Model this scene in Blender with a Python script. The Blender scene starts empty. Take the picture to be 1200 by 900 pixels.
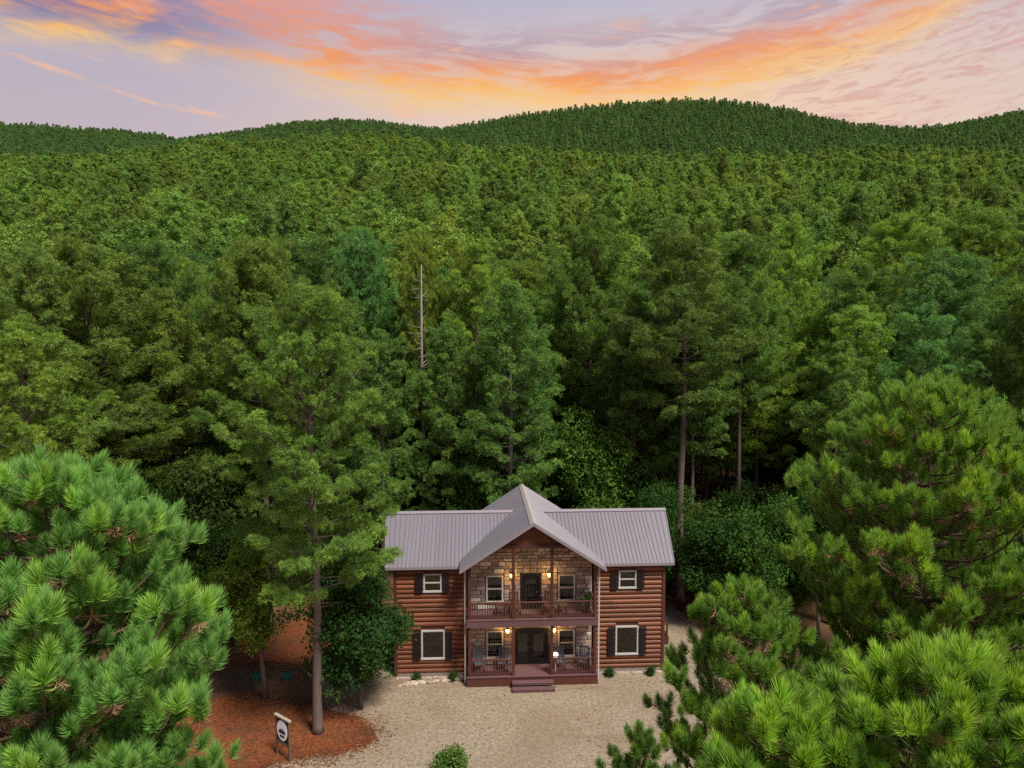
import bpy, bmesh, math, random
import numpy as np
from mathutils import Vector, Matrix

R = math.radians
scene = bpy.context.scene
col = scene.collection

# ------------------------------------------------------------------ camera
F_PX, CAM_H, PITCH = 800.0, 19.5, R(4.07)
cam_d = bpy.data.cameras.new("camera")
cam_d.sensor_width = 36.0
cam_d.lens = F_PX / 1200.0 * 36.0
cam_d.clip_start = 0.1
cam_d.clip_end = 6000
cam = bpy.data.objects.new("camera", cam_d)
col.objects.link(cam)
cam.location = (0, 0, CAM_H)
cam.rotation_euler = (R(90) - PITCH, 0, 0)
scene.camera = cam


def ray(px, py):
    dx, dy = (px - 600) / F_PX, -(py - 450) / F_PX
    return dx, math.cos(PITCH) + dy * math.sin(PITCH), -math.sin(PITCH) + dy * math.cos(PITCH)


def at(px, py, D):
    X, Y, Z = ray(px, py)
    t = D / Y
    return Vector((X * t, D, CAM_H + Z * t))


def on_ground(px, py, z=0.0):
    X, Y, Z = ray(px, py)
    t = (z - CAM_H) / Z
    return Vector((X * t, Y * t, z))


# ------------------------------------------------------------------ node helpers
def srgb(r, g, b):
    f = lambda c: (c / 255 / 12.92) if c / 255 <= 0.04045 else ((c / 255 + 0.055) / 1.055) ** 2.4
    return (f(r), f(g), f(b), 1.0)


class NT:
    def __init__(s, tree):
        s.t = tree
        tree.nodes.clear()

    def n(s, typ, ins=None, **kw):
        nd = s.t.nodes.new(typ)
        for k, v in kw.items():
            setattr(nd, k, v)
        for k, v in (ins or {}).items():
            sock = nd.inputs[k]
            if isinstance(v, bpy.types.NodeSocket):
                s.t.links.new(v, sock)
            elif isinstance(v, bpy.types.Node):
                s.t.links.new(v.outputs[0], sock)
            else:
                sock.default_value = v
        return nd

    def m(s, op, a, b=0.0, c=0.0, clamp=False):
        return s.n('ShaderNodeMath', {0: a, 1: b, 2: c}, operation=op, use_clamp=clamp).outputs[0]

    def mix(s, f, a, b, blend='MIX'):
        nd = s.n('ShaderNodeMix', data_type='RGBA', blend_type=blend)
        for i, v in ((0, f), (6, a), (7, b)):
            if isinstance(v, bpy.types.NodeSocket):
                s.t.links.new(v, nd.inputs[i])
            else:
                nd.inputs[i].default_value = v
        return nd.outputs[2]

    def ramp(s, f, stops, interp='LINEAR'):
        nd = s.n('ShaderNodeValToRGB', {0: f})
        cr = nd.color_ramp
        cr.interpolation = interp
        while len(cr.elements) < len(stops):
            cr.elements.new(0.5)
        for e, (p, c) in zip(cr.elements, stops):
            e.position = p
            e.color = c if len(c) == 4 else (*c, 1)
        return nd

    def smooth(s, x, a, b):
        return s.n('ShaderNodeMapRange', {0: x, 1: a, 2: b, 3: 0.0, 4: 1.0}, interpolation_type='SMOOTHSTEP').outputs[0]

    def noise(s, vec, scale, detail=4.0, rough=0.55, dist=0.0):
        return s.n('ShaderNodeTexNoise', {'Vector': vec, 'Scale': scale, 'Detail': detail, 'Roughness': rough, 'Distortion': dist}).outputs[0]


# ------------------------------------------------------------------ sky
world = bpy.data.worlds.new("World")
scene.world = world
world.use_nodes = True
T = NT(world.node_tree)
g = T.n('ShaderNodeTexCoord').outputs['Generated']
sep = T.n('ShaderNodeSeparateXYZ', {0: g})
sx, sy, sz = sep.outputs
hor = T.m('SQRT', T.m('ADD', T.m('MULTIPLY', sx, sx), T.m('MULTIPLY', sy, sy)))
v = T.m('DIVIDE', sz, T.m('MAXIMUM', hor, 0.05))
az = T.m('ARCTAN2', sx, sy)


def sky_uv(px, py):
    X, Y, Z = ray(px, py)
    return math.atan2(X, Y), Z / math.hypot(X, Y)


# lower edge of the sweeping lit cloud bank, as azimuth -> tan(elevation)
bank = [(-200, -10), (0, 8), (120, 22), (230, 50), (330, 72), (450, 92), (560, 104), (650, 108), (740, 104), (830, 92), (920, 72), (1000, 46), (1070, 14), (1140, -30), (1300, -120)]
fc = T.n('ShaderNodeFloatCurve', {'Value': T.m('MULTIPLY_ADD', az, 0.4, 0.5, clamp=True)})
cm = fc.mapping.curves[0]
pts = [(sky_uv(*p)[0] * 0.4 + 0.5, sky_uv(*p)[1]) for p in bank]
while len(cm.points) < len(pts):
    cm.points.new(0.5, 0.5)
for cp, (a, b) in zip(cm.points, pts):
    cp.location = (a, b)
fc.mapping.update()
edge = fc.outputs[0]
# streaky coordinates: clouds are drawn out along the horizon
vec = T.n('ShaderNodeCombineXYZ', {0: T.m('MULTIPLY', az, 2.2), 1: T.m('MULTIPLY', v, 7.0), 2: 0.0}).outputs[0]
vec2 = T.n('ShaderNodeCombineXYZ', {0: T.m('ADD', T.m('MULTIPLY', az, 6.0), T.m('MULTIPLY', v, 6.0)), 1: T.m('MULTIPLY', T.m('ADD', v, T.m('MULTIPLY', T.m('MULTIPLY', az, az), -0.12)), 30.0), 2: 3.7}).outputs[0]
warp = T.m('MULTIPLY', T.m('SUBTRACT', T.noise(vec, 2.3, 6, 0.6, 0.6), 0.5), 0.06)
w = T.m('ADD', T.m('SUBTRACT', v, edge), warp)
n_wisp = T.noise(vec2, 1.3, 7, 0.62, 0.9)
n_big = T.noise(vec, 1.7, 5, 0.55, 0.4)
n_fine = T.noise(vec2, 3.6, 6, 0.65, 0.7)
# clear sky between the clouds: warm and pale low in the sunset, lavender, then blue
base = T.ramp(T.n('ShaderNodeMapRange', {0: v, 1: 0.0, 2: 1.4}).outputs[0],
              [(0.0, srgb(236, 212, 198)), (0.2, srgb(216, 200, 202)), (0.29, srgb(198, 192, 208)), (0.36, srgb(186, 188, 212)), (0.6, srgb(158, 170, 206)), (1.0, srgb(124, 142, 190))]).outputs[0]
side = T.smooth(az, -0.75, 0.25)
base = T.mix(T.m('MULTIPLY', T.m('SUBTRACT', 1.0, side), 0.38), base, srgb(152, 148, 182))
blue = T.m('MULTIPLY', T.smooth(az, -0.25, -0.55), T.smooth(v, 0.34, 0.40))
base = T.mix(T.m('MULTIPLY', blue, 0.95), base, srgb(104, 117, 168))
glow = T.m('MULTIPLY', T.m('MULTIPLY', T.smooth(az, -0.5, 0.12), T.smooth(az, 0.95, 0.3)), T.smooth(v, 0.5, 0.3))
base = T.mix(T.m('MULTIPLY', glow, 0.85), base, srgb(250, 216, 186))
# grey-mauve cloud shadow above the bank
mauve_a = T.m('MULTIPLY', T.m('MULTIPLY', T.smooth(n_wisp, 0.40, 0.60), T.smooth(w, 0.0, 0.03)), T.smooth(w, 0.12, 0.05))
c1 = T.mix(T.m('MULTIPLY', mauve_a, 0.7), base, srgb(176, 150, 170))
# lit bank
bank_c = T.ramp(T.n('ShaderNodeMapRange', {0: w, 1: -0.08, 2: 0.12}).outputs[0],
                [(0.0, srgb(254, 216, 170)), (0.3, srgb(255, 208, 128)), (0.42, srgb(255, 180, 104)), (0.53, srgb(248, 158, 100)), (0.66, srgb(236, 158, 132)), (1.0, srgb(212, 172, 178))]).outputs[0]
bank_a = T.m('MULTIPLY', T.smooth(w, -0.055, -0.006), T.smooth(w, 0.064, 0.02))
left_bank = T.smooth(az, 0.0, -0.3)
bank_a2 = T.m('MULTIPLY', T.m('MULTIPLY', T.smooth(w, -0.02, 0.01), T.smooth(w, 0.16, 0.06)), T.m('MULTIPLY', left_bank, T.smooth(n_wisp, 0.34, 0.55)))
bank_a = T.m('MAXIMUM', T.m('MULTIPLY', bank_a, T.m('MULTIPLY_ADD', T.m('MULTIPLY', T.smooth(n_wisp, 0.30, 0.58), T.m('MULTIPLY_ADD', T.smooth(n_fine, 0.36, 0.58), 0.45, 0.55)), 0.72, 0.28)), bank_a2)
gaps = T.m('MULTIPLY', T.smooth(az, -0.22, -0.42), T.smooth(n_big, 0.56, 0.42))
bank_a = T.m('MULTIPLY', bank_a, T.m('SUBTRACT', 1.0, T.m('MULTIPLY', gaps, 0.9)))
c2 = T.mix(bank_a, c1, bank_c)
# stray wisps and mackerel patches
wisp_a = T.m('MULTIPLY', T.m('MULTIPLY', T.smooth(n_wisp, 0.54, 0.72), T.smooth(n_fine, 0.36, 0.62)), T.smooth(n_big, 0.3, 0.52))
c3 = T.mix(T.m('MULTIPLY', wisp_a, 0.9), c2, T.mix(T.smooth(v, 0.34, 0.55), srgb(252, 196, 160), srgb(244, 172, 154)))
mk = T.m('MULTIPLY', T.m('MULTIPLY', T.smooth(az, 0.28, 0.42), T.smooth(v, 0.435, 0.38)), T.smooth(n_fine, 0.46, 0.62))
c3 = T.mix(T.m('MULTIPLY', mk, 0.55), c3, srgb(214, 160, 158))
bg = T.n('ShaderNodeBackground', {0: c3, 1: 0.715})
T.n('ShaderNodeOutputWorld', {0: bg})

# ------------------------------------------------------------------ soft dusk key, high on the right behind the camera
sun_d = bpy.data.lights.new("sun", 'SUN')
sun_d.energy = 4.4
sun_d.angle = R(14)
sun_d.color = (1.0, 0.95, 0.86)
sun = bpy.data.objects.new("sun", sun_d)
col.objects.link(sun)
sun.rotation_euler = Vector((-0.36, 0.42, -0.83)).to_track_quat('-Z', 'Y').to_euler()

vs = scene.view_settings
vs.view_transform = 'Standard'
vs.look = 'None'
vs.exposure = 0.40
vs.gamma = 1.0
scene.cycles.max_bounces = 6
scene.cycles.diffuse_bounces = 3
scene.cycles.glossy_bounces = 3
scene.cycles.transmission_bounces = 4
scene.cycles.transparent_max_bounces = 8
scene.cycles.use_denoising = False
scene.cycles.sample_clamp_indirect = 4.0


# ------------------------------------------------------------------ object helpers
def tag(o, label=None, cat=None, group=None, kind=None):
    if label: o['label'] = label
    if cat: o['category'] = cat
    if group: o['group'] = group
    if kind: o['kind'] = kind
    return o


def link(name, data, parent=None, loc=None, rot=None, scale=None):
    o = bpy.data.objects.new(name, data)
    col.objects.link(o)
    if parent: o.parent = parent
    if loc is not None: o.location = loc
    if rot is not None: o.rotation_euler = rot
    if scale is not None: o.scale = scale
    return o


def empty(name, loc=(0, 0, 0), rz=0.0):
    o = link(name, None, None, loc, (0, 0, rz))
    o.empty_display_size = 0.3
    return o


def np_mesh(name, V, Fc, mat=None, tone=None, mats=None, mat_idx=None, smooth=False):
    """V (n,3); Fc (m,k) all faces of one size"""
    me = bpy.data.meshes.new(name)
    V = np.asarray(V, np.float32)
    Fc = np.asarray(Fc, np.int32)
    m_, k = Fc.shape
    me.vertices.add(len(V)); me.vertices.foreach_set('co', V.ravel())
    me.loops.add(m_ * k); me.loops.foreach_set('vertex_index', Fc.ravel())
    me.polygons.add(m_)
    me.polygons.foreach_set('loop_start', np.arange(0, m_ * k, k, dtype=np.int32))
    me.polygons.foreach_set('loop_total', np.full(m_, k, np.int32))
    for mt in (mats or ([mat] if mat else [])):
        me.materials.append(mt)
    if mat_idx is not None:
        me.polygons.foreach_set('material_index', np.asarray(mat_idx, np.int32))
    if smooth:
        me.polygons.foreach_set('use_smooth', np.ones(m_, bool))
    me.update(calc_edges=True)
    if tone is not None:
        a = me.attributes.new('tone', 'FLOAT', 'POINT')
        a.data.foreach_set('value', np.asarray(tone, np.float32))
    return me


class MB:
    """collects simple solids into one mesh"""
    def __init__(s):
        s.v, s.f = [], []

    def add(s, V, Fc):
        o = len(s.v)
        s.v += [tuple(p) for p in V]
        s.f += [tuple(i + o for i in f) for f in Fc]
        return s

    def box(s, x0, x1, y0, y1, z0, z1, M=None):
        V = [Vector((x, y, z)) for z in (z0, z1) for y in (y0, y1) for x in (x0, x1)]
        if M: V = [M @ p for p in V]
        return s.add(V, [(0, 2, 3, 1), (4, 5, 7, 6), (0, 1, 5, 4), (2, 6, 7, 3), (0, 4, 6, 2), (1, 3, 7, 5)])

    def prism(s, poly, y0, y1):
        """poly in x,z, extruded along y"""
        n = len(poly)
        V = [(x, y0, z) for x, z in poly] + [(x, y1, z) for x, z in poly]
        return s.add(V, [tuple(range(n)), tuple(range(2 * n - 1, n - 1, -1))] + [(i, i + n, (i + 1) % n + n, (i + 1) % n) for i in range(n)])

    def tube(s, P, rad, seg=6, cap=True):
        P = [Vector(p) for p in P]
        rings = []
        o = len(s.v)
        up = Vector((0, 0, 1))
        for i, p in enumerate(P):
            d = (P[min(i + 1, len(P) - 1)] - P[max(i - 1, 0)]).normalized()
            a = d.cross(up if abs(d.z) < 0.9 else Vector((1, 0, 0))).normalized()
            b = d.cross(a)
            for k in range(seg):
                t = 2 * math.pi * k / seg
                s.v.append(tuple(p + (a * math.cos(t) + b * math.sin(t)) * rad[i]))
        for i in range(len(P) - 1):
            for k in range(seg):
                q = (k + 1) % seg
                s.f.append((o + i * seg + k, o + (i + 1) * seg + k, o + (i + 1) * seg + q, o + i * seg + q))
        if cap:
            s.f.append(tuple(o + k for k in range(seg)))
            s.f.append(tuple(o + (len(P) - 1) * seg + k for k in reversed(range(seg))))
        return s

    def mesh(s, name, mat, bevel=0.0, smooth=False):
        me = bpy.data.meshes.new(name)
        me.from_pydata(s.v, [], s.f)
        bm = bmesh.new(); bm.from_mesh(me)
        bmesh.ops.recalc_face_normals(bm, faces=bm.faces)
        if bevel:
            bmesh.ops.bevel(bm, geom=list(bm.edges), offset=bevel, segments=1, affect='EDGES', clamp_overlap=True)
        if smooth:
            for f in bm.faces: f.smooth = True
        bm.to_mesh(me); bm.free()
        if mat: me.materials.append(mat)
        return me

    def build(s, name, mat, parent=None, bevel=0.0, loc=None, smooth=False):
        return link(name, s.mesh(name, mat, bevel, smooth), parent, loc)


# ------------------------------------------------------------------ materials
def new_mat(name):
    mt = bpy.data.materials.new(name)
    mt.use_nodes = True
    return mt, NT(mt.node_tree)


def out(N, sh, disp=None):
    N.n('ShaderNodeOutputMaterial', {0: sh})


def simple(name, c, rough=0.7, var=0.25, scale=6.0, bump=0.0, bscale=20.0, metal=0.0, spec=0.3, stretch=None, objrand=0.0, coord='Object'):
    mt, N = new_mat(name)
    tc = N.n('ShaderNodeTexCoord').outputs[coord]
    if stretch:
        tc = N.n('ShaderNodeMapping', {0: tc, 3: stretch}).outputs[0]
    nz = N.noise(tc, scale, 5, 0.6)
    k = N.m('MULTIPLY_ADD', nz, 2 * var, 1 - var)
    if objrand:
        rnd = N.n('ShaderNodeObjectInfo').outputs['Random']
        k = N.m('MULTIPLY', k, N.m('MULTIPLY_ADD', rnd, 2 * objrand, 1 - objrand))
    cc = N.mix(1.0, (*c, 1), N.n('ShaderNodeCombineColor', {0: k, 1: k, 2: k}).outputs[0], 'MULTIPLY')
    ins = {'Base Color': cc, 'Roughness': rough, 'Metallic': metal, 'Specular IOR Level': spec}
    p = N.n('ShaderNodeBsdfPrincipled', ins)
    if bump:
        b = N.n('ShaderNodeBump', {'Strength': bump, 'Height': N.noise(tc, bscale, 4, 0.6)})
        N.t.links.new(b.outputs[0], p.inputs['Normal'])
    out(N, p)
    return mt


def leaf_mat(name, ca, cb, trans=0.3, rough=0.55, rand=0.25, use_color=True, patch=None, spec=0.2):
    """ca -> cb by the tone of each leaf cluster; object colour tints one tree"""
    mt, N = new_mat(name)
    tone = N.n('ShaderNodeAttribute', attribute_name='tone').outputs['Fac']
    c = N.mix(tone, (*ca, 1), (*cb, 1))
    oi = N.n('ShaderNodeObjectInfo')
    rnd = oi.outputs['Random']
    if use_color:
        c = N.mix(1.0, c, oi.outputs['Color'], 'MULTIPLY')
    if patch:
        loc = oi.outputs['Location']
        pz = N.noise(loc, 0.02, 3, 0.6)
        c = N.mix(N.smooth(pz, 0.35, 0.65), c, N.mix(1.0, c, (*patch, 1), 'MULTIPLY'))
    k = N.m('MULTIPLY_ADD', rnd, 2 * rand, 1 - rand)
    k2 = N.m('MULTIPLY_ADD', N.m('FRACT', N.m('MULTIPLY', rnd, 17.3)), rand * 0.6, 1 - rand * 0.25)
    c = N.mix(1.0, c, N.n('ShaderNodeCombineColor', {0: N.m('MULTIPLY', k, k2), 1: k, 2: k}).outputs[0], 'MULTIPLY')
    d = N.n('ShaderNodeBsdfPrincipled', {'Base Color': c, 'Roughness': rough, 'Specular IOR Level': spec})
    tcol = N.mix(1.0, c, (1.25, 1.15, 0.5, 1), 'MULTIPLY')
    tr = N.n('ShaderNodeBsdfTranslucent', {0: tcol})
    mx = N.n('ShaderNodeMixShader', {0: trans, 1: d.outputs[0], 2: tr.outputs[0]})
    out(N, mx)
    return mt


M = {}
M['needle'] = leaf_mat('pine_needles', (0.085, 0.165, 0.03), (0.255, 0.395, 0.072), 0.32, rand=0.18)
M['needle_near'] = leaf_mat('pine_needles_close', (0.085, 0.18, 0.05), (0.235, 0.40, 0.09), 0.35, 0.45, 0.12)
M['needle_far'] = leaf_mat('pine_needles_far', (0.138, 0.228, 0.036), (0.255, 0.38, 0.062), 0.32, rand=0.34, use_color=False, patch=(0.82, 0.95, 1.08))
M['needle_hill_haze'] = leaf_mat('pine_needles_hill_haze', (0.095, 0.19, 0.052), (0.165, 0.285, 0.075), 0.36, rand=0.34, use_color=False, patch=(0.85, 0.95, 1.0))  # hazy depth of the far hills put into the colour: cooler, darker needles
M['leaf'] = leaf_mat('broad_leaves', (0.045, 0.11, 0.024), (0.12, 0.205, 0.042), 0.34, 0.7, spec=0.06)
M['dead_needle'] = simple('dead_needles', (0.30, 0.17, 0.09), 0.8, 0.4, 30)
M['bark'] = simple('pine_bark', (0.115, 0.085, 0.072), 0.9, 0.5, 3.0, 0.8, 9.0, stretch=(4, 4, 0.8))
M['bark_far'] = simple('pine_bark_far', (0.16, 0.125, 0.10), 0.9, 0.3, 3.0)
M['bark_pale'] = simple('bare_grey_wood', (0.21, 0.175, 0.15), 0.9, 0.3, 3.0, 0.4, 9.0, stretch=(4, 4, 0.8))
M['twig'] = simple('young_pine_bark', (0.15, 0.095, 0.065), 0.9, 0.4, 14.0, 0.6, 40.0)
M['roof'] = simple('plum_grey_roof_metal', (0.215, 0.197, 0.212), 0.42, 0.10, 1.2, 0.0, metal=0.35, spec=0.4, objrand=0.05)
M['roof_trim'] = simple('roof_trim_metal', (0.25, 0.215, 0.235), 0.5, 0.08, 2.0, metal=0.2)
M['ridge'] = simple('pale_ridge_cap', (0.42, 0.37, 0.33), 0.5, 0.1, 2.0, metal=0.1)
M['log'] = simple('stained_log', (0.15, 0.050, 0.021), 0.5, 0.45, 5.0, 0.35, 16.0, stretch=(0.35, 3, 3), objrand=0.3)
M['timber'] = simple('dark_stained_timber', (0.075, 0.026, 0.017), 0.55, 0.4, 5.0, 0.3, 18.0, stretch=(2, 2, 0.5), objrand=0.15)
M['deck'] = simple('plum_deck_paint', (0.115, 0.058, 0.06), 0.6, 0.25, 4.0, 0.2, 20.0, stretch=(1, 6, 1))
M['soffit'] = simple('soffit_wood', (0.22, 0.085, 0.04), 0.65, 0.3, 4.0)
M['white'] = simple('off_white_trim', (0.42, 0.39, 0.36), 0.5, 0.08, 5.0)
M['black'] = simple('black_paint', (0.012, 0.011, 0.012), 0.5, 0.3, 6.0)
M['mortar'] = simple('grey_mortar', (0.21, 0.17, 0.14), 0.95, 0.3, 12.0, 0.5, 40.0)
M['room'] = simple('dim_room', (0.10, 0.075, 0.055), 0.9, 0.3, 2.0)
M['blind'] = simple('beige_blind', (0.32, 0.26, 0.20), 0.8, 0.1, 3.0)
M['slate_chair'] = simple('slate_blue_paint', (0.07, 0.078, 0.095), 0.6, 0.2, 6.0)
M['brown_chair'] = simple('dark_brown_paint', (0.085, 0.04, 0.028), 0.6, 0.3, 6.0)
M['green_plastic'] = simple('green_plastic', (0.012, 0.10, 0.06), 0.45, 0.2, 4.0)
M['sign_white'] = simple('sign_white', (0.78, 0.78, 0.78), 0.5, 0.04, 5.0)
M['sign_wood'] = simple('sign_wood', (0.12, 0.07, 0.045), 0.7, 0.35, 6.0, 0.3, 20)
M['shed_metal'] = simple('weathered_shed_metal', (0.34, 0.37, 0.42), 0.5, 0.2, 2.0, metal=0.3)
M['shed_wall'] = simple('weathered_shed_boards', (0.16, 0.15, 0.14), 0.8, 0.3, 3.0)
M['rock'] = simple('fieldstone', (0.36, 0.29, 0.22), 0.9, 0.4, 6.0, 0.6, 14.0, objrand=0.3)

mt, N = new_mat('ledge_stone')
oc = N.n('ShaderNodeObjectInfo').outputs['Color']
nz = N.noise(N.n('ShaderNodeTexCoord').outputs['Object'], 3.0, 6, 0.65)
k = N.m('MULTIPLY_ADD', nz, 0.9, 0.55)
c = N.mix(1.0, oc, N.n('ShaderNodeCombineColor', {0: k, 1: k, 2: k}).outputs[0], 'MULTIPLY')
p = N.n('ShaderNodeBsdfPrincipled', {'Base Color': c, 'Roughness': 0.9})
N.t.links.new(N.n('ShaderNodeBump', {'Strength': 0.6, 'Height': nz}).outputs[0], p.inputs['Normal'])
out(N, p)
M['stone'] = mt

mt, N = new_mat('window_glass')
gl = N.n('ShaderNodeBsdfGlossy', {0: (0.9, 0.92, 0.95, 1), 1: 0.03})
tr = N.n('ShaderNodeBsdfTransparent', {0: (0.38, 0.40, 0.40, 1)})
fr = N.n('ShaderNodeFresnel', {0: 1.7})
out(N, N.n('ShaderNodeMixShader', {0: fr.outputs[0], 1: tr.outputs[0], 2: gl.outputs[0]}))
M['glass'] = mt

mt, N = new_mat('warm_bulb')
out(N, N.n('ShaderNodeEmission', {0: (1.0, 0.50, 0.13, 1), 1: 9.0}))
M['bulb'] = mt

# ground materials
mt, N = new_mat('forest_floor')
tc = N.n('ShaderNodeTexCoord').outputs['Object']
n1 = N.noise(tc, 0.22, 5, 0.6)
n2 = N.noise(tc, 3.0, 6, 0.7)
c = N.mix(N.smooth(n1, 0.35, 0.65), srgb(104, 76, 55), srgb(72, 58, 40))
c = N.mix(N.m('MULTIPLY', N.smooth(n2, 0.5, 0.7), 0.7), c, srgb(122, 84, 58))
c = N.mix(N.m('MULTIPLY', N.smooth(N.noise(tc, 0.6, 4, 0.6), 0.56, 0.66), 0.6), c, srgb(62, 74, 34))
p = N.n('ShaderNodeBsdfPrincipled', {'Base Color': c, 'Roughness': 0.95, 'Specular IOR Level': 0.1})
N.t.links.new(N.n('ShaderNodeBump', {'Strength': 0.8, 'Distance': 0.1, 'Height': n2}).outputs[0], p.inputs['Normal'])
out(N, p)
M['floor'] = mt

mt, N = new_mat('tan_gravel')
tc = N.n('ShaderNodeTexCoord').outputs['Object']
n1 = N.noise(tc, 0.25, 4, 0.6, 0.5)
n2 = N.noise(tc, 5.5, 5, 0.75)
vo = N.n('ShaderNodeTexVoronoi', {'Vector': tc, 'Scale': 24.0})
c = N.mix(N.smooth(n2, 0.3, 0.7), srgb(113, 102, 86), srgb(155, 140, 118))
c = N.mix(N.m('MULTIPLY', N.smooth(n1, 0.42, 0.68), 0.5), c, srgb(120, 100, 80))
wv = N.n('ShaderNodeMapping', {0: tc, 2: (0, 0, 0.5), 3: (0.12, 0.8, 1)}).outputs[0]
c = N.mix(N.m('MULTIPLY', N.smooth(N.noise(wv, 0.9, 4, 0.6), 0.55, 0.7), 0.45), c, srgb(110, 88, 68))
rc = N.n('ShaderNodeSeparateColor', {0: vo.outputs['Color']}).outputs[0]
k = N.m('MULTIPLY_ADD', rc, 0.42, 0.80)
c = N.mix(1.0, c, N.n('ShaderNodeCombineColor', {0: k, 1: k, 2: k}).outputs[0], 'MULTIPLY')
p = N.n('ShaderNodeBsdfPrincipled', {'Base Color': c, 'Roughness': 0.95, 'Specular IOR Level': 0.15})
N.t.links.new(N.n('ShaderNodeBump', {'Strength': 0.5, 'Distance': 0.02, 'Height': vo.outputs['Distance']}).outputs[0], p.inputs['Normal'])
out(N, p)
M['gravel'] = mt

mt, N = new_mat('orange_pine_straw')
tc = N.n('ShaderNodeTexCoord').outputs['Object']
n1 = N.noise(tc, 0.7, 5, 0.65)
n2 = N.noise(tc, 7.0, 6, 0.75)
c = N.mix(N.smooth(n2, 0.3, 0.7), srgb(84, 48, 30), srgb(146, 84, 50))
c = N.mix(N.m('MULTIPLY', N.smooth(n1, 0.44, 0.66), 0.75), c, srgb(96, 66, 46))
c = N.mix(N.m('MULTIPLY', N.smooth(N.noise(tc, 1.7, 5, 0.7), 0.55, 0.7), 0.6), c, srgb(66, 46, 32))
p = N.n('ShaderNodeBsdfPrincipled', {'Base Color': c, 'Roughness': 0.95, 'Specular IOR Level': 0.1})
N.t.links.new(N.n('ShaderNodeBump', {'Strength': 1.0, 'Distance': 0.06, 'Height': n2}).outputs[0], p.inputs['Normal'])
out(N, p)
M['straw'] = mt

# ------------------------------------------------------------------ terrain
rng = np.random.default_rng(7)


def elev(py, D):
    return CAM_H + (393 - py) / 800.0 * D


SKY_X = np.array([-400, 0, 50, 100, 150, 200, 216, 240, 300, 350, 400, 450, 500, 530, 560, 620, 680, 740, 800, 840, 880, 920, 960, 1000, 1050, 1100, 1150, 1200, 1600])
SKY_Y = np.array([140, 142, 143, 148, 150, 156, 162, 158, 150, 141, 137, 140, 147, 147, 141, 130, 122, 116, 113, 113, 118, 126, 137, 143, 147, 144, 133, 124, 90])
CR_X = np.array([-400, 0, 100, 180, 240, 340, 460, 540, 620, 720, 820, 940, 1040, 1120, 1200, 1600])
CR_Y = np.array([190, 184, 180, 172, 165, 156, 158, 164, 173, 178, 178, 176, 172, 172, 176, 180])
D_CREST, D_FAR = 600.0, 1200.0


def hash_noise(x, y, s, seed=0):
    x = x / s; y = y / s
    return (np.sin(x * 1.7 + seed) * np.cos(y * 1.3 - seed * 2) + 0.6 * np.sin(x * 3.1 + y * 2.3 + seed * 5) + 0.4 * np.cos(x * 5.7 - y * 4.9 + seed)) / 2


def tan_el(py):
    dy = -(py - 450) / F_PX
    return (-math.sin(PITCH) + dy * math.cos(PITCH)) / (math.cos(PITCH) + dy * math.sin(PITCH))


def terrain(x, y):
    """valley floor at the cabin, a wooded slope to a near crest, then the skyline hills"""
    x = np.asarray(x, float); y = np.asarray(y, float)
    D = np.maximum(y, 1.0)
    px = np.clip(x / np.maximum(y, 40.0) * 800 + 600, -380, 1580)
    cr = np.interp(px, CR_X, CR_Y); sk = np.interp(px, SKY_X, SKY_Y)
    q = (cr - 178.0)
    can = np.interp(D, [140, 180, 240, 320, 400, 500, 600], [264, 242, 219, 202, 191, 183, 178]) + q * np.clip((D - 140) / 460, 0, 1)
    zs = CAM_H + tan_el(can) * D - 21
    near = np.interp(D, [0, 52, 90, 115, 140], [0, 0, 1.2, 7.0, 17.5])
    near = near * np.clip((CAM_H + tan_el(264 + 0 * px) * 140 - 21) / 17.5, 0.5, 1.6)
    zn6 = CAM_H + tan_el(cr) * 600 - 21
    t = np.clip((D - 600) / 120, 0, 1); t = t * t * (3 - 2 * t)
    dip = zn6 - 18 * t
    y0 = cr + 6
    tt = np.clip((D - 720) / (D_FAR - 720), 0, 1)
    zf = CAM_H + tan_el(y0 + (sk - y0) * tt ** 0.9) * D - 19
    zdip = CAM_H + tan_el(y0) * 720 - 19
    far = np.where(D < 720, np.minimum(dip, zn6) * (1 - t) + zdip * t, zf)
    zt = CAM_H + tan_el(sk) * D_FAR - 19
    back = zt * (1 - 0.5 * np.clip((D - D_FAR) / 500, 0, 1) ** 1.5)
    z = np.where(D < 140, near, np.where(D < 600, zs, np.where(D < D_FAR, far, back)))
    amp = np.clip((D - 120) / 150, 0, 1) * np.where(D > 900, np.clip((1180 - D) / 280, 0.0, 1), 1)
    return z + hash_noise(x, y, 70, 1.3) * amp * 4.5 + hash_noise(x, y, 14, 4.1) * np.clip((D - 60) / 40, 0, 1) * 0.5


gx = np.concatenate([np.linspace(-1900, -200, 86)[:-1], np.linspace(-200, 200, 81), np.linspace(200, 1900, 86)[1:]])
gy = np.concatenate([np.linspace(-120, 200, 65), np.linspace(210, 2000, 150)])
GX, GY = np.meshgrid(gx, gy)
GZ = terrain(GX, GY)
nx, ny = len(gx), len(gy)
I = np.arange(nx * ny).reshape(ny, nx)
Fq = np.stack([I[:-1, :-1], I[:-1, 1:], I[1:, 1:], I[1:, :-1]], -1).reshape(-1, 4)
ground = link('ground', np_mesh('ground', np.stack([GX, GY, GZ], -1).reshape(-1, 3), Fq, M['floor'], smooth=True))
tag(ground, 'leaf-littered forest floor rising into wooded hills', 'ground', kind='structure')


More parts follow.
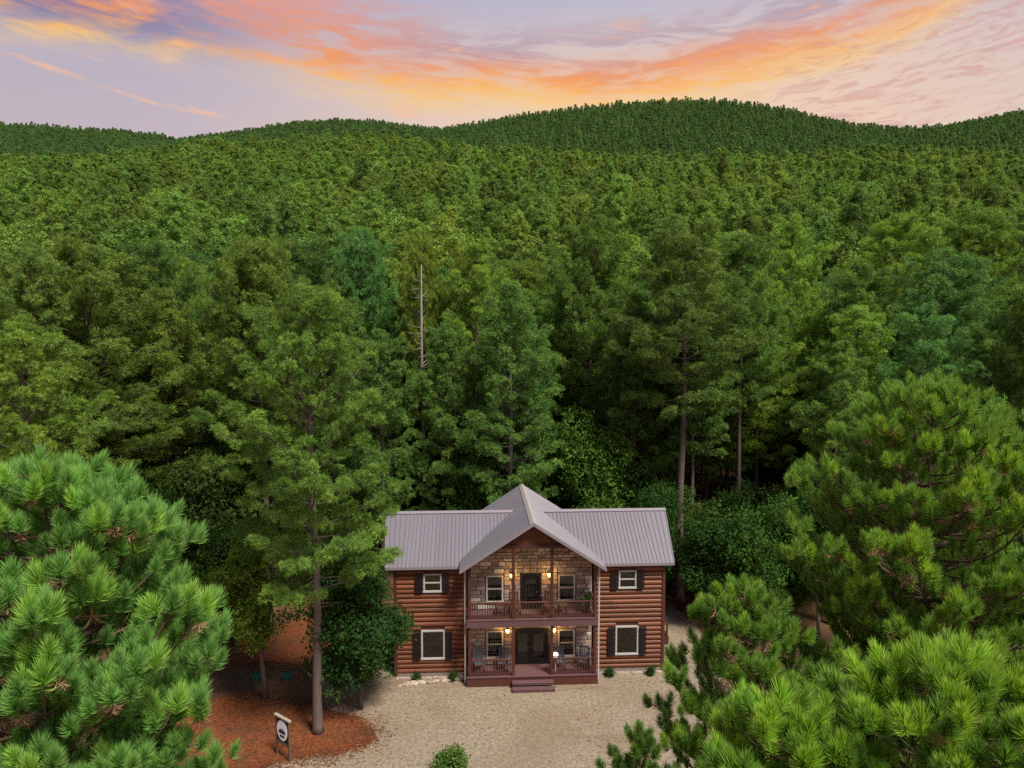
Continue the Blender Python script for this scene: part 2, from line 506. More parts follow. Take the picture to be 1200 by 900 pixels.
def blob_sheet(name, outline, z, mat, jit=0.25, seed=1, crown=0.0):
    """an irregular flat sheet from an outline on the ground, edges broken up"""
    rr = random.Random(seed)
    P = [Vector(p) for p in outline]
    ring = []
    for i, a in enumerate(P):
        b = P[(i + 1) % len(P)]
        n_ = max(2, int((b - a).length / 0.16))
        for k_ in range(n_):
            q = a.lerp(b, k_ / n_)
            wv_ = jit * 1.6 * math.sin((q.x * 1.7 + q.y * 2.3)) * math.cos(q.x * .9 - q.y * 1.3)
            ring.append((q.x + wv_ + rr.uniform(-.05, .05), q.y + wv_ + rr.uniform(-.05, .05), z))
    from mathutils.geometry import delaunay_2d_cdt
    n_ = len(ring)
    vv, ee, ff, *_ = delaunay_2d_cdt([Vector(p_[:2]) for p_ in ring], [(i, (i + 1) % n_) for i in range(n_)], [], 1, 1e-4)
    me = bpy.data.meshes.new(name)
    me.from_pydata([(p_.x, p_.y, z) for p_ in vv], [], [tuple(f_) for f_ in ff])
    bm = bmesh.new(); bm.from_mesh(me)
    for f_ in bm.faces:
        f_.normal_update()
        if f_.normal.z < 0: f_.normal_flip()
    bm.to_mesh(me); bm.free()
    me.materials.append(mat)
    return link(name, me)


gv = [(-12.4, 27.5), (-10.4, 30.6), (-8.2, 31.0), (-7.0, 32.2), (-8.0, 33.6), (-9.6, 34.6), (-10.6, 36.0), (-10.9, 37.6), (-9.4, 38.3), (-7.2, 38.6), (-7.0, 48.5), (11.5, 48.8), (12.4, 44), (12.2, 38), (13.5, 33), (13.5, 24), (6, 18), (-6, 18), (-11, 22)]
o = blob_sheet('gravel_yard', [(a, b, 0) for a, b in gv], 0.012, M['gravel'], 0.16, 3)
tag(o, 'tan gravel parking yard in front of the log cabin', 'gravel', kind='structure')
ps = [(-17.5, 28.6), (-12.6, 29.0), (-10.3, 30.2), (-8.2, 30.7), (-7.0, 31.4), (-7.1, 32.5), (-8.3, 33.5), (-10.2, 34.0), (-12.8, 35.2), (-15.2, 35.6), (-18.5, 34.5), (-20, 31.5)]
o = blob_sheet('pine_straw_bed', [(a, b, 0) for a, b in ps], 0.024, M['straw'], 0.2, 4)
tag(o, 'orange pine straw mulch bed around the tall pine', 'mulch bed', kind='structure')
ps = [(-16.8, 39.6), (-12.2, 39.4), (-9.0, 39.2), (-7.9, 41.5), (-9.5, 45.0), (-14, 46), (-18, 43)]
o = blob_sheet('pine_straw_bed', [(a, b, 0) for a, b in ps], 0.022, M['straw'], 0.25, 5)
tag(o, 'orange bare pine straw ground behind the two green lids', 'mulch bed', kind='structure')
ps = [(12.0, 49.2), (17, 47.5), (22, 50), (19, 53), (13, 52.6)]
o = blob_sheet('pine_straw_bed', [(a, b, 0) for a, b in ps], 0.022, M['straw'], 0.25, 6)
tag(o, 'orange pine straw ground behind the right end of the cabin', 'mulch bed', kind='structure')

exec_order = None
# ------------------------------------------------------------------ foliage kit
def frames(axes, rs):
    """orthonormal frames with random roll, columns a, b, axis"""
    ax = axes / np.linalg.norm(axes, axis=1, keepdims=True)
    ref = np.where(np.abs(ax[:, 2:3]) < 0.9, np.array([[0, 0, 1.0]]), np.array([[1.0, 0, 0]]))
    a = np.cross(ref, ax); a /= np.linalg.norm(a, axis=1, keepdims=True)
    b = np.cross(ax, a)
    t = rs.uniform(0, 2 * np.pi, len(ax))[:, None]
    a2 = a * np.cos(t) + b * np.sin(t)
    b2 = -a * np.sin(t) + b * np.cos(t)
    return np.stack([a2, b2, ax], axis=-1)


def tuft_proto(rs, k, length, width, spread=1.15, along=0.0, flat=0.0):
    """k blades (k,3,3): thin triangles fanning about +z"""
    th = np.arccos(1 - rs.uniform(0, 1, k) * (1 - math.cos(spread)))
    ph = rs.uniform(0, 2 * np.pi, k)
    d = np.stack([np.sin(th) * np.cos(ph), np.sin(th) * np.sin(ph), np.cos(th)], -1)
    base = np.zeros((k, 3)); base[:, 2] = rs.uniform(-along, along * 0.3, k)
    sd = np.cross(d, rs.normal(size=(k, 3))); sd /= np.linalg.norm(sd, axis=1, keepdims=True)
    nf = int(k * flat)
    if nf:                                   # needles that splay out flat, facing along the axis
        ph = rs.uniform(0, 2 * np.pi, nf); el_ = rs.uniform(0.0, 0.7, nf)
        d[:nf] = np.stack([np.cos(ph) * np.cos(el_), np.sin(ph) * np.cos(el_), np.sin(el_)], -1)
        s_ = np.cross(d[:nf], np.array([[0, 0, 1.0]]) + rs.normal(size=(nf, 3)) * 0.25)
        sd[:nf] = s_ / np.linalg.norm(s_, axis=1, keepdims=True)
    L = length * rs.uniform(0.7, 1.1, (k, 1))
    return np.stack([base + d * L * 0.12 + sd * width * 0.5, base + d * L * 0.55 - sd * width * 0.5, base + d * L], 1)


def scatter_tufts(rs, protos, P, A, S):
    """place one prototype per point: returns verts, tri faces, tuft index"""
    n_ = len(P)
    Fm = frames(A, rs)
    pick = rs.integers(0, len(protos), n_)
    pr = np.stack(protos)[pick]
    V = np.einsum('nij,nkvj->nkvi', Fm, pr) * S[:, None, None, None] + P[:, None, None, :]
    k = pr.shape[1]
    V = V.reshape(-1, 3)
    Fc = np.arange(len(V)).reshape(-1, 3)
    idx = np.repeat(np.arange(n_), k * 3)
    return V, Fc, idx


def pine_parts(seed, H, cb, Rc, whorls=22, per=4, twig=True, k=16, blade=(0.30, 0.05), top_round=0.6, trunk_r=0.22, lean=0.0, lo=0.62, tufts_every=0.34, seg=7, stubs=4, clump=0.36, n_tuft=10, flat=0.6, outw=0.12):
    """one forest pine: (wood mesh builder, tuft points, axes, scales)"""
    rr = random.Random(seed)
    wood = MB()
    la = rr.uniform(0, 6.28)
    lean = lean or rr.uniform(0.0, 0.025) * H

    def axis(z):
        t = z / H
        return Vector((math.cos(la) * lean * t * t, math.sin(la) * lean * t * t, z)) + Vector((math.sin(z * 0.5 + la) * 0.05, math.cos(z * 0.4) * 0.05, 0))
    zs = [0, 0.4] + [H * i / 10 for i in range(1, 11)]
    wood.tube([axis(z) for z in zs], [trunk_r * 1.35, trunk_r * 1.05] + [max(0.02, trunk_r * (1 - 0.93 * (i / 10) ** 1.2)) for i in range(1, 11)], seg)
    P, A, S, TN = [], [], [], []
    for i in range(whorls):
        t = (i + rr.uniform(-0.3, 0.3)) / (whorls - 1)
        t = min(max(t, 0), 1)
        z0 = cb + (H - 0.35 - cb) * t
        if t < 0.3:
            prof = lo + (1 - lo) * (t / 0.3)
        else:
            q = (t - 0.3) / 0.7
            prof = max(0.10, (1 - q ** 2.6)) ** top_round
        n_b = per if t > 0.12 else max(2, per - 1)
        a0 = rr.uniform(0, 6.28)
        for j in range(n_b):
            L = Rc * prof * rr.choice([0.55, 0.8, 0.95, 1.05, 1.15]) * rr.uniform(0.9, 1.08)
            if L < 0.3: L = 0.3
            az_ = a0 + 6.283 * j / n_b + rr.uniform(-0.35, 0.35)
            el = R(0 + 58 * t ** 1.1 + rr.uniform(-12, 12))
            b0 = axis(z0)
            hd = Vector((math.cos(az_), math.sin(az_), 0))

            def bp(s, L=L, el=el, b0=b0, hd=hd):
                return b0 + hd * (L * s * math.cos(el)) + Vector((0, 0, L * s * math.sin(el) + 0.16 * L * s * s - 0.05 * L * math.sin(s * math.pi)))
            wood.tube([bp(0), bp(0.35), bp(0.7), bp(0.97)], [0.012 + 0.008 * L, 0.010 + 0.006 * L, 0.008 + 0.004 * L, 0.006], 4, False)
            # foliage sits in rounded clumps along the outer branch and on side twigs
            n_s = max(1, int(L * 0.80 / (tufts_every * 1.45)))
            cl = [(bp(1.0), 1.0)]
            for q in range(n_s):
                s = 0.20 + 0.76 * (q + rr.random()) / n_s
                p0 = bp(s)
                dirb = (bp(min(1, s + 0.05)) - bp(s - 0.05)).normalized()
                for sgn in (-1, 1):
                    if rr.random() < 0.12: continue
                    sd = dirb.cross(Vector((0, 0, 1))).normalized() * sgn
                    d = (dirb * 0.6 + sd * rr.uniform(0.4, 1.0) + Vector((0, 0, rr.uniform(-0.05, 0.4)))).normalized()
                    tl = (0.32 * L * (1.12 - s) + 0.30) * rr.uniform(0.5, 1.15)
                    cl.append((p0 + d * tl, rr.uniform(0.7, 1.1)))
                    if tl > 1.0: cl.append((p0 + d * tl * 0.5, rr.uniform(0.6, 0.9)))
                    if twig: wood.tube([p0, p0 + d * tl], [0.014, 0.006], 3, False)
            for c0, cs in cl:
                tn_c = rr.gauss(0.42, 0.2)
                for u_ in range(n_tuft):
                    th_ = rr.uniform(0, 6.28); zz_ = rr.uniform(-0.5, 1.0)
                    hr_ = math.sqrt(max(0, 1 - zz_ * zz_))
                    dv = Vector((math.cos(th_) * hr_, math.sin(th_) * hr_, zz_))
                    rad_ = clump * cs * rr.uniform(0.45, 1.0)
                    P.append(c0 + Vector((dv.x * rad_ * 1.05, dv.y * rad_ * 1.05, dv.z * rad_ * 0.95)))
                    A.append(dv * (1 - outw * .5) + hd * outw * 1.2 + Vector((0, 0, 0.22 + outw * t)))
                    S.append(rr.uniform(0.75, 1.15) * cs)
                    TN.append(tn_c + rr.gauss(0, .08))
    for q in range(stubs):
        z0 = cb * rr.uniform(0.55, 1.0); az_ = rr.uniform(0, 6.28); L = rr.uniform(0.3, 1.3)
        wood.tube([axis(z0), axis(z0) + Vector((math.cos(az_) * L, math.sin(az_) * L, rr.uniform(-.15, .2)))], [0.03, 0.01], 4, False)
    P.append(axis(H)); A.append(Vector((0, 0, 1))); S.append(1.0); TN.append(.5)
    rs = np.random.default_rng(seed)
    protos = [tuft_proto(rs, k, blade[0], blade[1], 1.35, flat=flat) for _ in range(5)]
    P, A, S = np.array(P), np.array(A), np.array(S)
    V, Fc, idx = scatter_tufts(rs, protos, P, A, S)
    tone_t = np.clip(np.array(TN), 0, 1)
    return wood, V, Fc, tone_t[idx]


def pine_meshes(name, mat, **kw):
    wood, V, Fc, tone = pine_parts(**kw)
    return wood.mesh(name + '_trunk', M['bark'], smooth=True), np_mesh(name + '_crown', V, Fc, mat, tone)


def leafy_parts(seed, H, Rx, cz, Rz, n_leaf=5200, leaf=0.17, lobes=14, trunk_r=0.13, forks=3):
    """broadleaf tree: limbs to lobes, leaves clustered on twigs through each lobe"""
    rr = random.Random(seed); rs = np.random.default_rng(seed)
    wood = MB()
    base = Vector((0, 0, 0)); fork = Vector((rr.uniform(-.2, .2), rr.uniform(-.2, .2), max(H * .2, (cz - Rz) * 0.85)))
    wood.tube([base, base.lerp(fork, .5) + Vector((.05, 0, 0)), fork], [trunk_r * 1.3, trunk_r, trunk_r * 0.85], 7)
    C, RR_ = [], []
    for i in range(lobes):
        th = rr.uniform(0, 6.28); ph = rr.uniform(-1.15, 1.35); q = rr.uniform(0.45, 0.85)
        c_ = Vector((math.cos(th) * math.cos(ph) * Rx * q, math.sin(th) * math.cos(ph) * Rx * q, cz + math.sin(ph) * Rz * q))
        r_ = rr.uniform(0.30, 0.48) * min(Rx, Rz)
        C.append(c_); RR_.append(r_)
        mid = fork.lerp(c_, 0.55) + Vector((0, 0, 0.12 * (c_ - fork).length))
        wood.tube([fork, mid, c_], [trunk_r * 0.5, trunk_r * 0.25, 0.012], 5, False)
    C.append(Vector((0, 0, cz))); RR_.append(0.5 * min(Rx, Rz))
    C = np.array(C); RR_ = np.array(RR_)
    wgt = RR_ ** 2 / (RR_ ** 2).sum()
    # twigs, then leaves round each twig
    n_tw = n_leaf // 9
    li = rs.choice(len(C), n_tw, p=wgt)
    d = rs.normal(size=(n_tw, 3)); d /= np.linalg.norm(d, axis=1, keepdims=True)
    rad = RR_[li][:, None] * rs.uniform(0.35, 1.12, (n_tw, 1)) ** 0.6
    tw = C[li] + d * rad * np.array([1.1, 1.1, 0.85])
    P = np.repeat(tw, 9, 0) + rs.normal(size=(n_tw * 9, 3)) * leaf * 0.9
    A = np.repeat(d, 9, 0) * 0.5 + rs.normal(size=P.shape) * 0.6 + np.array([0, 0, 0.5])
    Fm = frames(A, rs)
    s = leaf * rs.uniform(0.6, 1.2, len(P))
    quad = np.array([[0, -.6, 0], [.33, 0, .06], [0, .62, 0], [-.33, 0, .06]])
    V = np.einsum('nij,kj->nki', Fm, quad) * s[:, None, None] + P[:, None, :]
    tone = np.repeat(np.repeat(np.clip(rs.normal(.4, .25, n_tw), 0, 1), 9), 4)
    V = V.reshape(-1, 3)
    return wood, V, np.arange(len(V)).reshape(-1, 4), tone


def leafy_meshes(name, **kw):
    wood, V, Fc, tone = leafy_parts(**kw)
    return wood.mesh(name + '_trunk', M['bark'], smooth=True), np_mesh(name + '_crown', V, Fc, M['leaf'], tone)


def tree(name, meshes, loc, scale=1.0, rz=0.0, tint=(1, 1, 1), label='', cat='tree', group=None):
    root = empty(name, loc, rz)
    root.scale = (scale, scale, scale) if isinstance(scale, (int, float)) else scale
    tr = link('trunk', meshes[0], root)
    cr = link('crown', meshes[1], root)
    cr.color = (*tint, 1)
    tag(root, label, cat, group)
    return root


# ------------------------------------------------------------------ log cabin
YAW = R(3.0)
cabin = empty('log_cabin', (1.15, 36.8, 0), YAW)
tag(cabin, 'two-storey log cabin with plum-grey metal roof, stone front and two-level porch', 'cabin')
hr = random.Random(77)
WY, DZ1, DZ2 = 1.5, 0.57, 3.82          # wall plane, lower and upper deck heights
EAVE_G, PEAK_G, HALF_G = 6.74, 9.32, 4.0
EAVE_W, RIDGE_W, RUN_W = 6.50, 8.74, 3.45
SL_G = (PEAK_G - EAVE_G) / HALF_G
XIN, XOUT = 3.62, 7.72
BACK_W = WY + 2 * (RUN_W - 0.42)
BACK_G = 8.9

# openings: (x centre, width, z0, z1)
OP_WING = [(-5.6, 1.0, 4.97, 5.98), (5.6, 1.0, 4.97, 5.98), (-5.6, 1.3, 1.03, 2.68), (5.6, 1.3, 1.03, 2.68)]
OP_PORCH = [(-2.07, .94, 4.27, 5.8), (2.07, .94, 4.27, 5.8), (-2.07, .94, .98, 2.56), (2.07, .94, .98, 2.56)]
OP_DOOR = [(0, 1.06, DZ2, 5.86), (0, 2.0, DZ1, 2.62)]

# half-round log, unit length in x, unit height in z, bulging to -y
lv = []
for i in range(7):
    t = math.pi * i / 6
    lv.append((-math.sin(t) * 0.30, -0.5 * math.cos(t) * 0.97))
LOGM = []
for q in range(3):
    mb = MB()
    V = [(x, y, z) for x in (-0.5, 0.5) for y, z in lv]
    mb.add(V, [(i, i + 1, i + 8, i + 7) for i in range(6)] + [tuple(range(7)), tuple(range(13, 6, -1))])
    LOGM.append(mb.mesh('log', M['log'], smooth=False))


def log(parent, x0, x1, y, zc, h, rz=0.0, xy=None):
    o = link('log', hr.choice(LOGM), parent, ((x0 + x1) / 2, y, zc) if xy is None else xy, (0, 0, rz), (x1 - x0, .36, h))
    return o


Z0, Z1, ROWS = 0.16, 6.46, 23
RH = (Z1 - Z0) / ROWS
for sgn in (-1, 1):
    wall = MB()
    xa, xb = (XIN, XOUT) if sgn > 0 else (-XOUT, -XIN)
    ops = [o for o in OP_WING if o[0] * sgn > 0]
    # backing wall with true openings
    zz = [Z0]; 
    rows = sorted(ops, key=lambda o: o[2])
    zprev = 0.0
    for (c_, w_, a_, b_) in rows:
        wall.box(xa, xb, WY, WY + .14, zprev, a_)
        wall.box(xa, c_ - w_ / 2, WY, WY + .14, a_, b_)
        wall.box(c_ + w_ / 2, xb, WY, WY + .14, a_, b_)
        zprev = b_
    wall.box(xa, xb, WY, WY + .14, zprev, Z1 + .05)
    xs = xb if sgn > 0 else xa
    wall.box(xs - .14 if sgn > 0 else xs, xs if sgn > 0 else xs + .14, WY + .14, BACK_W, 0, Z1 + .05)
    wall.box(xa, xb, BACK_W - .14, BACK_W, 0, Z1 + .05)
    wo = wall.build('wing_wall', M['timber'], cabin)
    for r_ in range(ROWS):
        zc = Z0 + RH * (r_ + .5)
        segs = [(xa + .03, xb - .03)]
        for (c_, w_, a_, b_) in ops:
            if zc + RH * .5 > a_ - .02 and zc - RH * .5 < b_ + .02:
                segs = [(xa + .03, c_ - w_ / 2 - .02), (c_ + w_ / 2 + .02, xb - .03)]
        if len(segs) == 1 and hr.random() < .45:
            j_ = hr.uniform(xa + 1, xb - 1); segs = [(xa + .03, j_ - .006), (j_ + .006, xb - .03)]
        for s0, s1 in segs:
            log(wo, s0, s1, WY - .002, zc, RH)
        log(wo, 0, BACK_W - WY - .2, 0, zc, RH, R(90) if sgn > 0 else R(-90), (xs + sgn * .002, (WY + BACK_W) / 2, zc))
    # foundation, corner boards
    MB().box(xa, xb, WY - .10, WY - .005, 0, Z0 - .005).build('foundation', M['mortar'], cabin)
    MB().box(xs - .09, xs + .09, WY - .135, WY + .08, .05, Z1).build('corner_board', M['timber'], cabin, .01)
    # gable end above the side wall
    y0, ym, y1 = WY, WY + RUN_W - .42, BACK_W
    g_ = MB()
    V = [(xs - sgn * .12, y0, Z1), (xs - sgn * .12, y1, Z1), (xs - sgn * .12, ym, RIDGE_W - .12), (xs, y0, Z1), (xs, y1, Z1), (xs, ym, RIDGE_W - .12)]
    g_.add(V, [(0, 1, 2), (3, 5, 4), (0, 3, 4, 1), (1, 4, 5, 2), (2, 5, 3, 0)])
    g_.build('gable_wall', M['soffit'], cabin)


def window(c_, w_, a_, b_, y, parent, mid=True, shutters=False, lit=False):
    """double-hung window set in an opening: casing, sashes, panes, a dim room behind"""
    wd = MB()
    t_ = .07
    wd.box(c_ - w_ / 2 - .02, c_ - w_ / 2 + t_, y - .075, y + .03, a_ - .02, b_ + .02)
    wd.box(c_ + w_ / 2 - t_, c_ + w_ / 2 + .02, y - .075, y + .03, a_ - .02, b_ + .02)
    wd.box(c_ - w_ / 2 + t_, c_ + w_ / 2 - t_, y - .073, y + .03, b_ - t_, b_ + .02)
    wd.box(c_ - w_ / 2 - .05, c_ + w_ / 2 + .05, y - .10, y + .03, a_ - .05, a_ + t_ - .015)
    if mid:
        zm = (a_ + b_) / 2
        wd.box(c_ - w_ / 2 + t_, c_ + w_ / 2 - t_, y - .06, y + .02, zm - .035, zm + .035)
    win = wd.build('window', M['white'], parent, .004)
    zs_ = [(a_ + t_, (a_ + b_) / 2 - .035), ((a_ + b_) / 2 + .035, b_ - t_)] if mid else [(a_ + t_, b_ - t_)]
    for z0, z1 in zs_:
        MB().box(c_ - w_ / 2 + t_, c_ + w_ / 2 - t_, y - .022, y - .014, z0, z1).build('pane', M['glass'], win)
    rm = MB()
    x0, x1 = c_ - w_ / 2 - .02, c_ + w_ / 2 + .02
    yb = y + .9
    rm.add([(x0, y + .035, a_ - .02), (x1, y + .035, a_ - .02), (x1, y + .035, b_ + .02), (x0, y + .035, b_ + .02), (x0, yb, a_ - .02), (x1, yb, a_ - .02), (x1, yb, b_ + .02), (x0, yb, b_ + .02)],
           [(4, 5, 6, 7), (0, 4, 7, 3), (1, 2, 6, 5), (0, 1, 5, 4), (3, 7, 6, 2)])
    rm.build('room', M['room'], win)
    bl = MB()
    zt = a_ + (b_ - a_) * hr.uniform(.5, .62)
    n_ = 12
    if mid:
        for i in range(n_):
            z = zt + (b_ - .08 - zt) * i / n_
            bl.box(c_ - w_ / 2 + t_, c_ + w_ / 2 - t_, y + .05, y + .056, z, z + (b_ - .08 - zt) / n_ * .82)
        bl.build('blind', M['blind'], win)
    if lit:
        MB().tube([(c_ + .1, y + .5, b_ - .28), (c_ + .1, y + .5, b_ - .16)], [.09, .05], 8).build('ceiling_lamp', M['bulb'], win)
    if shutters:
        for sgn in (-1, 1):
            sh = MB()
            xc = c_ + sgn * (w_ / 2 + .05 + .21)
            sh.box(xc - .2, xc - .15, y - .15, y - .115, a_ - .03, b_ + .03)
            sh.box(xc + .15, xc + .2, y - .15, y - .115, a_ - .03, b_ + .03)
            for z in (a_ - .03, (a_ + b_) / 2 - .03, b_ - .03):
                sh.box(xc - .15, xc + .15, y - .148, y - .116, z, z + .06)
            n2 = int((b_ - a_) / .07)
            for i in range(n2):
                z = a_ + .03 + i * (b_ - a_ - .06) / n2
                sh.box(xc - .15, xc + .15, y - .138, y - .118, z, z + .045)
            sh.build('shutter', M['black'], parent)
    return win


for c_, w_, a_, b_ in OP_WING:
    window(c_, w_, a_, b_, WY - .06, cabin, mid=b_ > 4, shutters=True)

# ---- stone front behind the porch
st = MB()
allops = OP_PORCH + OP_DOOR
SX = 3.55
TOPZ = lambda x: PEAK_G - abs(x) * SL_G - .22
xsb = sorted({-SX, SX} | {c_ + s * w_ / 2 for c_, w_, a_, b_ in allops for s in (-1, 1)})
for x0, x1 in zip(xsb[:-1], xsb[1:]):
    xm = (x0 + x1) / 2
    cuts = sorted([(a_, b_) for c_, w_, a_, b_ in allops if abs(xm - c_) < w_ / 2])
    z = 0.0
    for a_, b_ in cuts:
        if a_ > z: st.box(x0, x1, WY, WY + .14, z, a_)
        z = b_
    st.prism([(x0, z), (x1, z), (x1, TOPZ(x1)), (x0, TOPZ(x0))] if x0 * x1 >= 0 else [(x0, z), (x1, z), (x1, TOPZ(x1)), (0, TOPZ(0)), (x0, TOPZ(x0))], WY, WY + .14)
stone_wall = st.build('stone_wall', M['mortar'], cabin)
STM = []
for q in range(5):
    mb = MB().box(-.5, .5, -.5, .5, -.5, .5)
    mb.v = [(x * hr.uniform(.9, 1.0), y, z * hr.uniform(.86, 1.0)) for x, y, z in mb.v]
    STM.append(mb.mesh('stone', M['stone'], .06))
PAL = [(.37, .29, .22), (.31, .23, .18), (.44, .37, .30), (.25, .19, .16), (.36, .29, .27), (.30, .27, .26), (.38, .27, .20), (.50, .44, .37), (.20, .165, .15)]
n_st = 0
for zlo, zhi in ((DZ1 + .02, DZ2 - .32), (DZ2 + .03, 8.9)):
    z = zlo
    while z < zhi - .1:
        h_ = min(hr.uniform(.15, .27), zhi - z)
        zc = z + h_ / 2
        lim = min(SX - .02, (PEAK_G - .3 - (z + h_)) / SL_G)
        if lim < .3: break
        segs = [(-lim, lim)]
        for c_, w_, a_, b_ in allops:
            if z + h_ > a_ - .06 and z < b_ + .07:
                ns = []
                for s0, s1 in segs:
                    if s0 < c_ - w_ / 2 - .07 < s1 or s0 < c_ + w_ / 2 + .07 < s1:
                        ns += [(s0, c_ - w_ / 2 - .07), (c_ + w_ / 2 + .07, s1)]
                    else: ns.append((s0, s1))
                segs = [s for s in ns if s[1] - s[0] > .1]
        for s0, s1 in segs:
            x = s0
            while x < s1 - .05:
                w_ = hr.uniform(.28, .72)
                if s1 - (x + w_) < .2: w_ = s1 - x
                dp_ = hr.uniform(.05, .10)
                o = link('stone', hr.choice(STM), stone_wall, (x + w_ / 2, WY - dp_ / 2 + .01, zc), (0, 0, hr.uniform(-.02, .02)), (w_ - .025, dp_ + .02, h_ - .022))
                c3_ = hr.choice(PAL); kk = hr.uniform(.7, 1.05)
                o.color = (c3_[0] * kk, c3_[1] * kk, c3_[2] * kk, 1)
                n_st += 1
                x += w_
        z += h_
print('stones', n_st)
for i, (c_, w_, a_, b_) in enumerate(OP_PORCH):
    window(c_, w_, a_, b_, WY - .03, cabin, lit=(i == 3))


def door(c_, w_, a_, b_, leaves):
    fr_ = MB()
    y = WY - .03
    fr_.box(c_ - w_ / 2 - .03, c_ - w_ / 2 + .09, y - .07, y + .06, a_ + .005, b_ + .03)
    fr_.box(c_ + w_ / 2 - .09, c_ + w_ / 2 + .03, y - .07, y + .06, a_ + .005, b_ + .03)
    fr_.box(c_ - w_ / 2 + .09, c_ + w_ / 2 - .09, y - .068, y + .06, b_ - .09, b_ + .03)
    d0 = fr_.build('door_frame', M['black'], cabin)
    lw = (w_ - .18) / leaves
    for i in range(leaves):
        x0 = c_ - w_ / 2 + .09 + i * lw + .004; x1 = x0 + lw - .008
        dl = MB()
        s_ = .17
        dl.box(x0, x0 + s_, y - .03, y + .015, a_ + .02, b_ - .095)
        dl.box(x1 - s_, x1, y - .03, y + .015, a_ + .02, b_ - .095)
        dl.box(x0 + s_, x1 - s_, y - .028, y + .013, a_ + .02, a_ + .3)
        dl.box(x0 + s_, x1 - s_, y - .028, y + .013, b_ - .27, b_ - .095)
        if leaves == 1: dl.box(x0 + s_, x1 - s_, y - .026, y + .011, (a_ + b_) / 2 - .05, (a_ + b_) / 2 + .05)
        dd = dl.build('door', M['black'], cabin, .004)
        MB().box(x0 + s_, x1 - s_, y - .012, y - .004, a_ + .3, b_ - .27).build('pane', M['glass'], dd)
        MB().box(x0 + s_ - .01, x1 - s_ + .01, y + .05, y + .056, a_ + .3, b_ - .27).build('curtain', M['blind'], dd)
        hx = x1 - .08 if (leaves == 1 or i == 0) else x0 + .08
        MB().tube([(hx, y - .03, a_ + 1.0), (hx, y - .09, a_ + 1.0)], [.022, .03], 8).build('handle', M['roof_trim'], dd)
    MB().box(c_ - w_ / 2, c_ + w_ / 2, y + .3, y + .35, a_, b_).build('room', M['room'], d0)


for (c_, w_, a_, b_), n_ in zip(OP_DOOR, (1, 2)):
    door(c_, w_, a_, b_, n_)

# ---- porch: decks, posts, rails, stairs
PX = 3.66
dk = MB()
nb = 11
for i in range(nb):
    y0 = -.06 + i * (WY - .12 + .06) / nb
    dk.box(-PX, PX, y0, y0 + (WY - .06) / nb - .008, DZ1 - .04, DZ1)
dk.build('lower_deck', M['deck'], cabin)
fb = MB().box(-PX, PX, -.02, .03, .03, DZ1 - .045).box(-PX, -PX + .05, .03, WY - .12, .03, DZ1 - .045).box(PX - .05, PX, .03, WY - .12, .03, DZ1 - .045)
fb.build('deck_skirt', M['timber'], cabin)
dk = MB()
for i in range(nb):
    y0 = -.06 + i * (WY - .12 + .06) / nb
    dk.box(-PX, PX, y0, y0 + (WY - .06) / nb - .008, DZ2 - .04, DZ2)
dk.build('upper_deck', M['deck'], cabin)
MB().box(-PX, PX, -.03, .04, DZ2 - .42, DZ2 - .045).box(-PX, -PX + .06, .04, WY - .12, DZ2 - .42, DZ2 - .045).box(PX - .06, PX, .04, WY - .12, DZ2 - .42, DZ2 - .045).build('rim_beam', M['deck'], cabin)
MB().box(-PX + .07, PX - .07, .045, WY - .11, DZ2 - .16, DZ2 - .12).build('porch_ceiling', M['soffit'], cabin)
for x in (-3.5, -1.07, 1.07, 3.5):
    MB().box(x - .085, x + .085, .05, .22, DZ1 + .003, DZ2 - .17).build('post', M['timber'], cabin, .012)
    MB().box(x - .085, x + .085, .05, .22, DZ2 + .003, TOPZ(x) - .02).build('post', M['timber'], cabin, .012)
BAL = MB().box(-.021, .021, -.021, .021, -.36, .36).mesh('baluster', M['timber'])
for x0, x1, zd in ((-3.41, -1.16, DZ1), (1.16, 3.41, DZ1), (-3.41, -1.16, DZ2), (-.98, .98, DZ2), (1.16, 3.41, DZ2)):
    rl = MB().box(x0, x1, .075, .195, zd + .88, zd + .94).build('railing', M['timber'], cabin, .008)
    MB().box(x0, x1, .10, .17, zd + .10, zd + .155).build('bottom_rail', M['timber'], rl)
    n_ = int((x1 - x0) / .135)
    for i in range(n_):
        link('baluster', BAL, rl, (x0 + (i + .5) * (x1 - x0) / n_, .135, zd + .517))
for x in (-3.5, 3.5):
    rl = MB().box(x - .05, x + .05, .225, WY - .12, DZ1 + .88, DZ1 + .94).box(x - .05, x + .05, .225, WY - .12, DZ2 + .88, DZ2 + .94).build('side_railing', M['timber'], cabin)
    for zd in (DZ1, DZ2):
        for i in range(8):
            link('baluster', BAL, rl, (x, .30 + i * .14, zd + .517), None, (1, 1, 1.03))
stp = MB().box(-1.15, 1.15, -.42, -.07, .34, .39).box(-1.15, 1.15, -.40, -.07, .24, .335)
s1 = stp.build('stair_step', M['deck'], cabin, .008)
MB().box(-1.17, 1.17, -.78, -.425, .15, .20).box(-1.17, 1.17, -.76, -.425, .012, .145).build('stair_step', M['deck'], cabin, .008)

# ---- gable truss in front
MB().prism([(-1.62, PEAK_G - 1.30), (1.62, PEAK_G - 1.30), (0, PEAK_G - .26)], .10, .16).build('gable_infill', M['log'], cabin)
MB().box(-1.85, 1.85, .04, .23, PEAK_G - 1.52, PEAK_G - 1.31).build('collar_beam', M['timber'], cabin, .01)

# ---- roofs: ribbed metal panels
PWID = .914


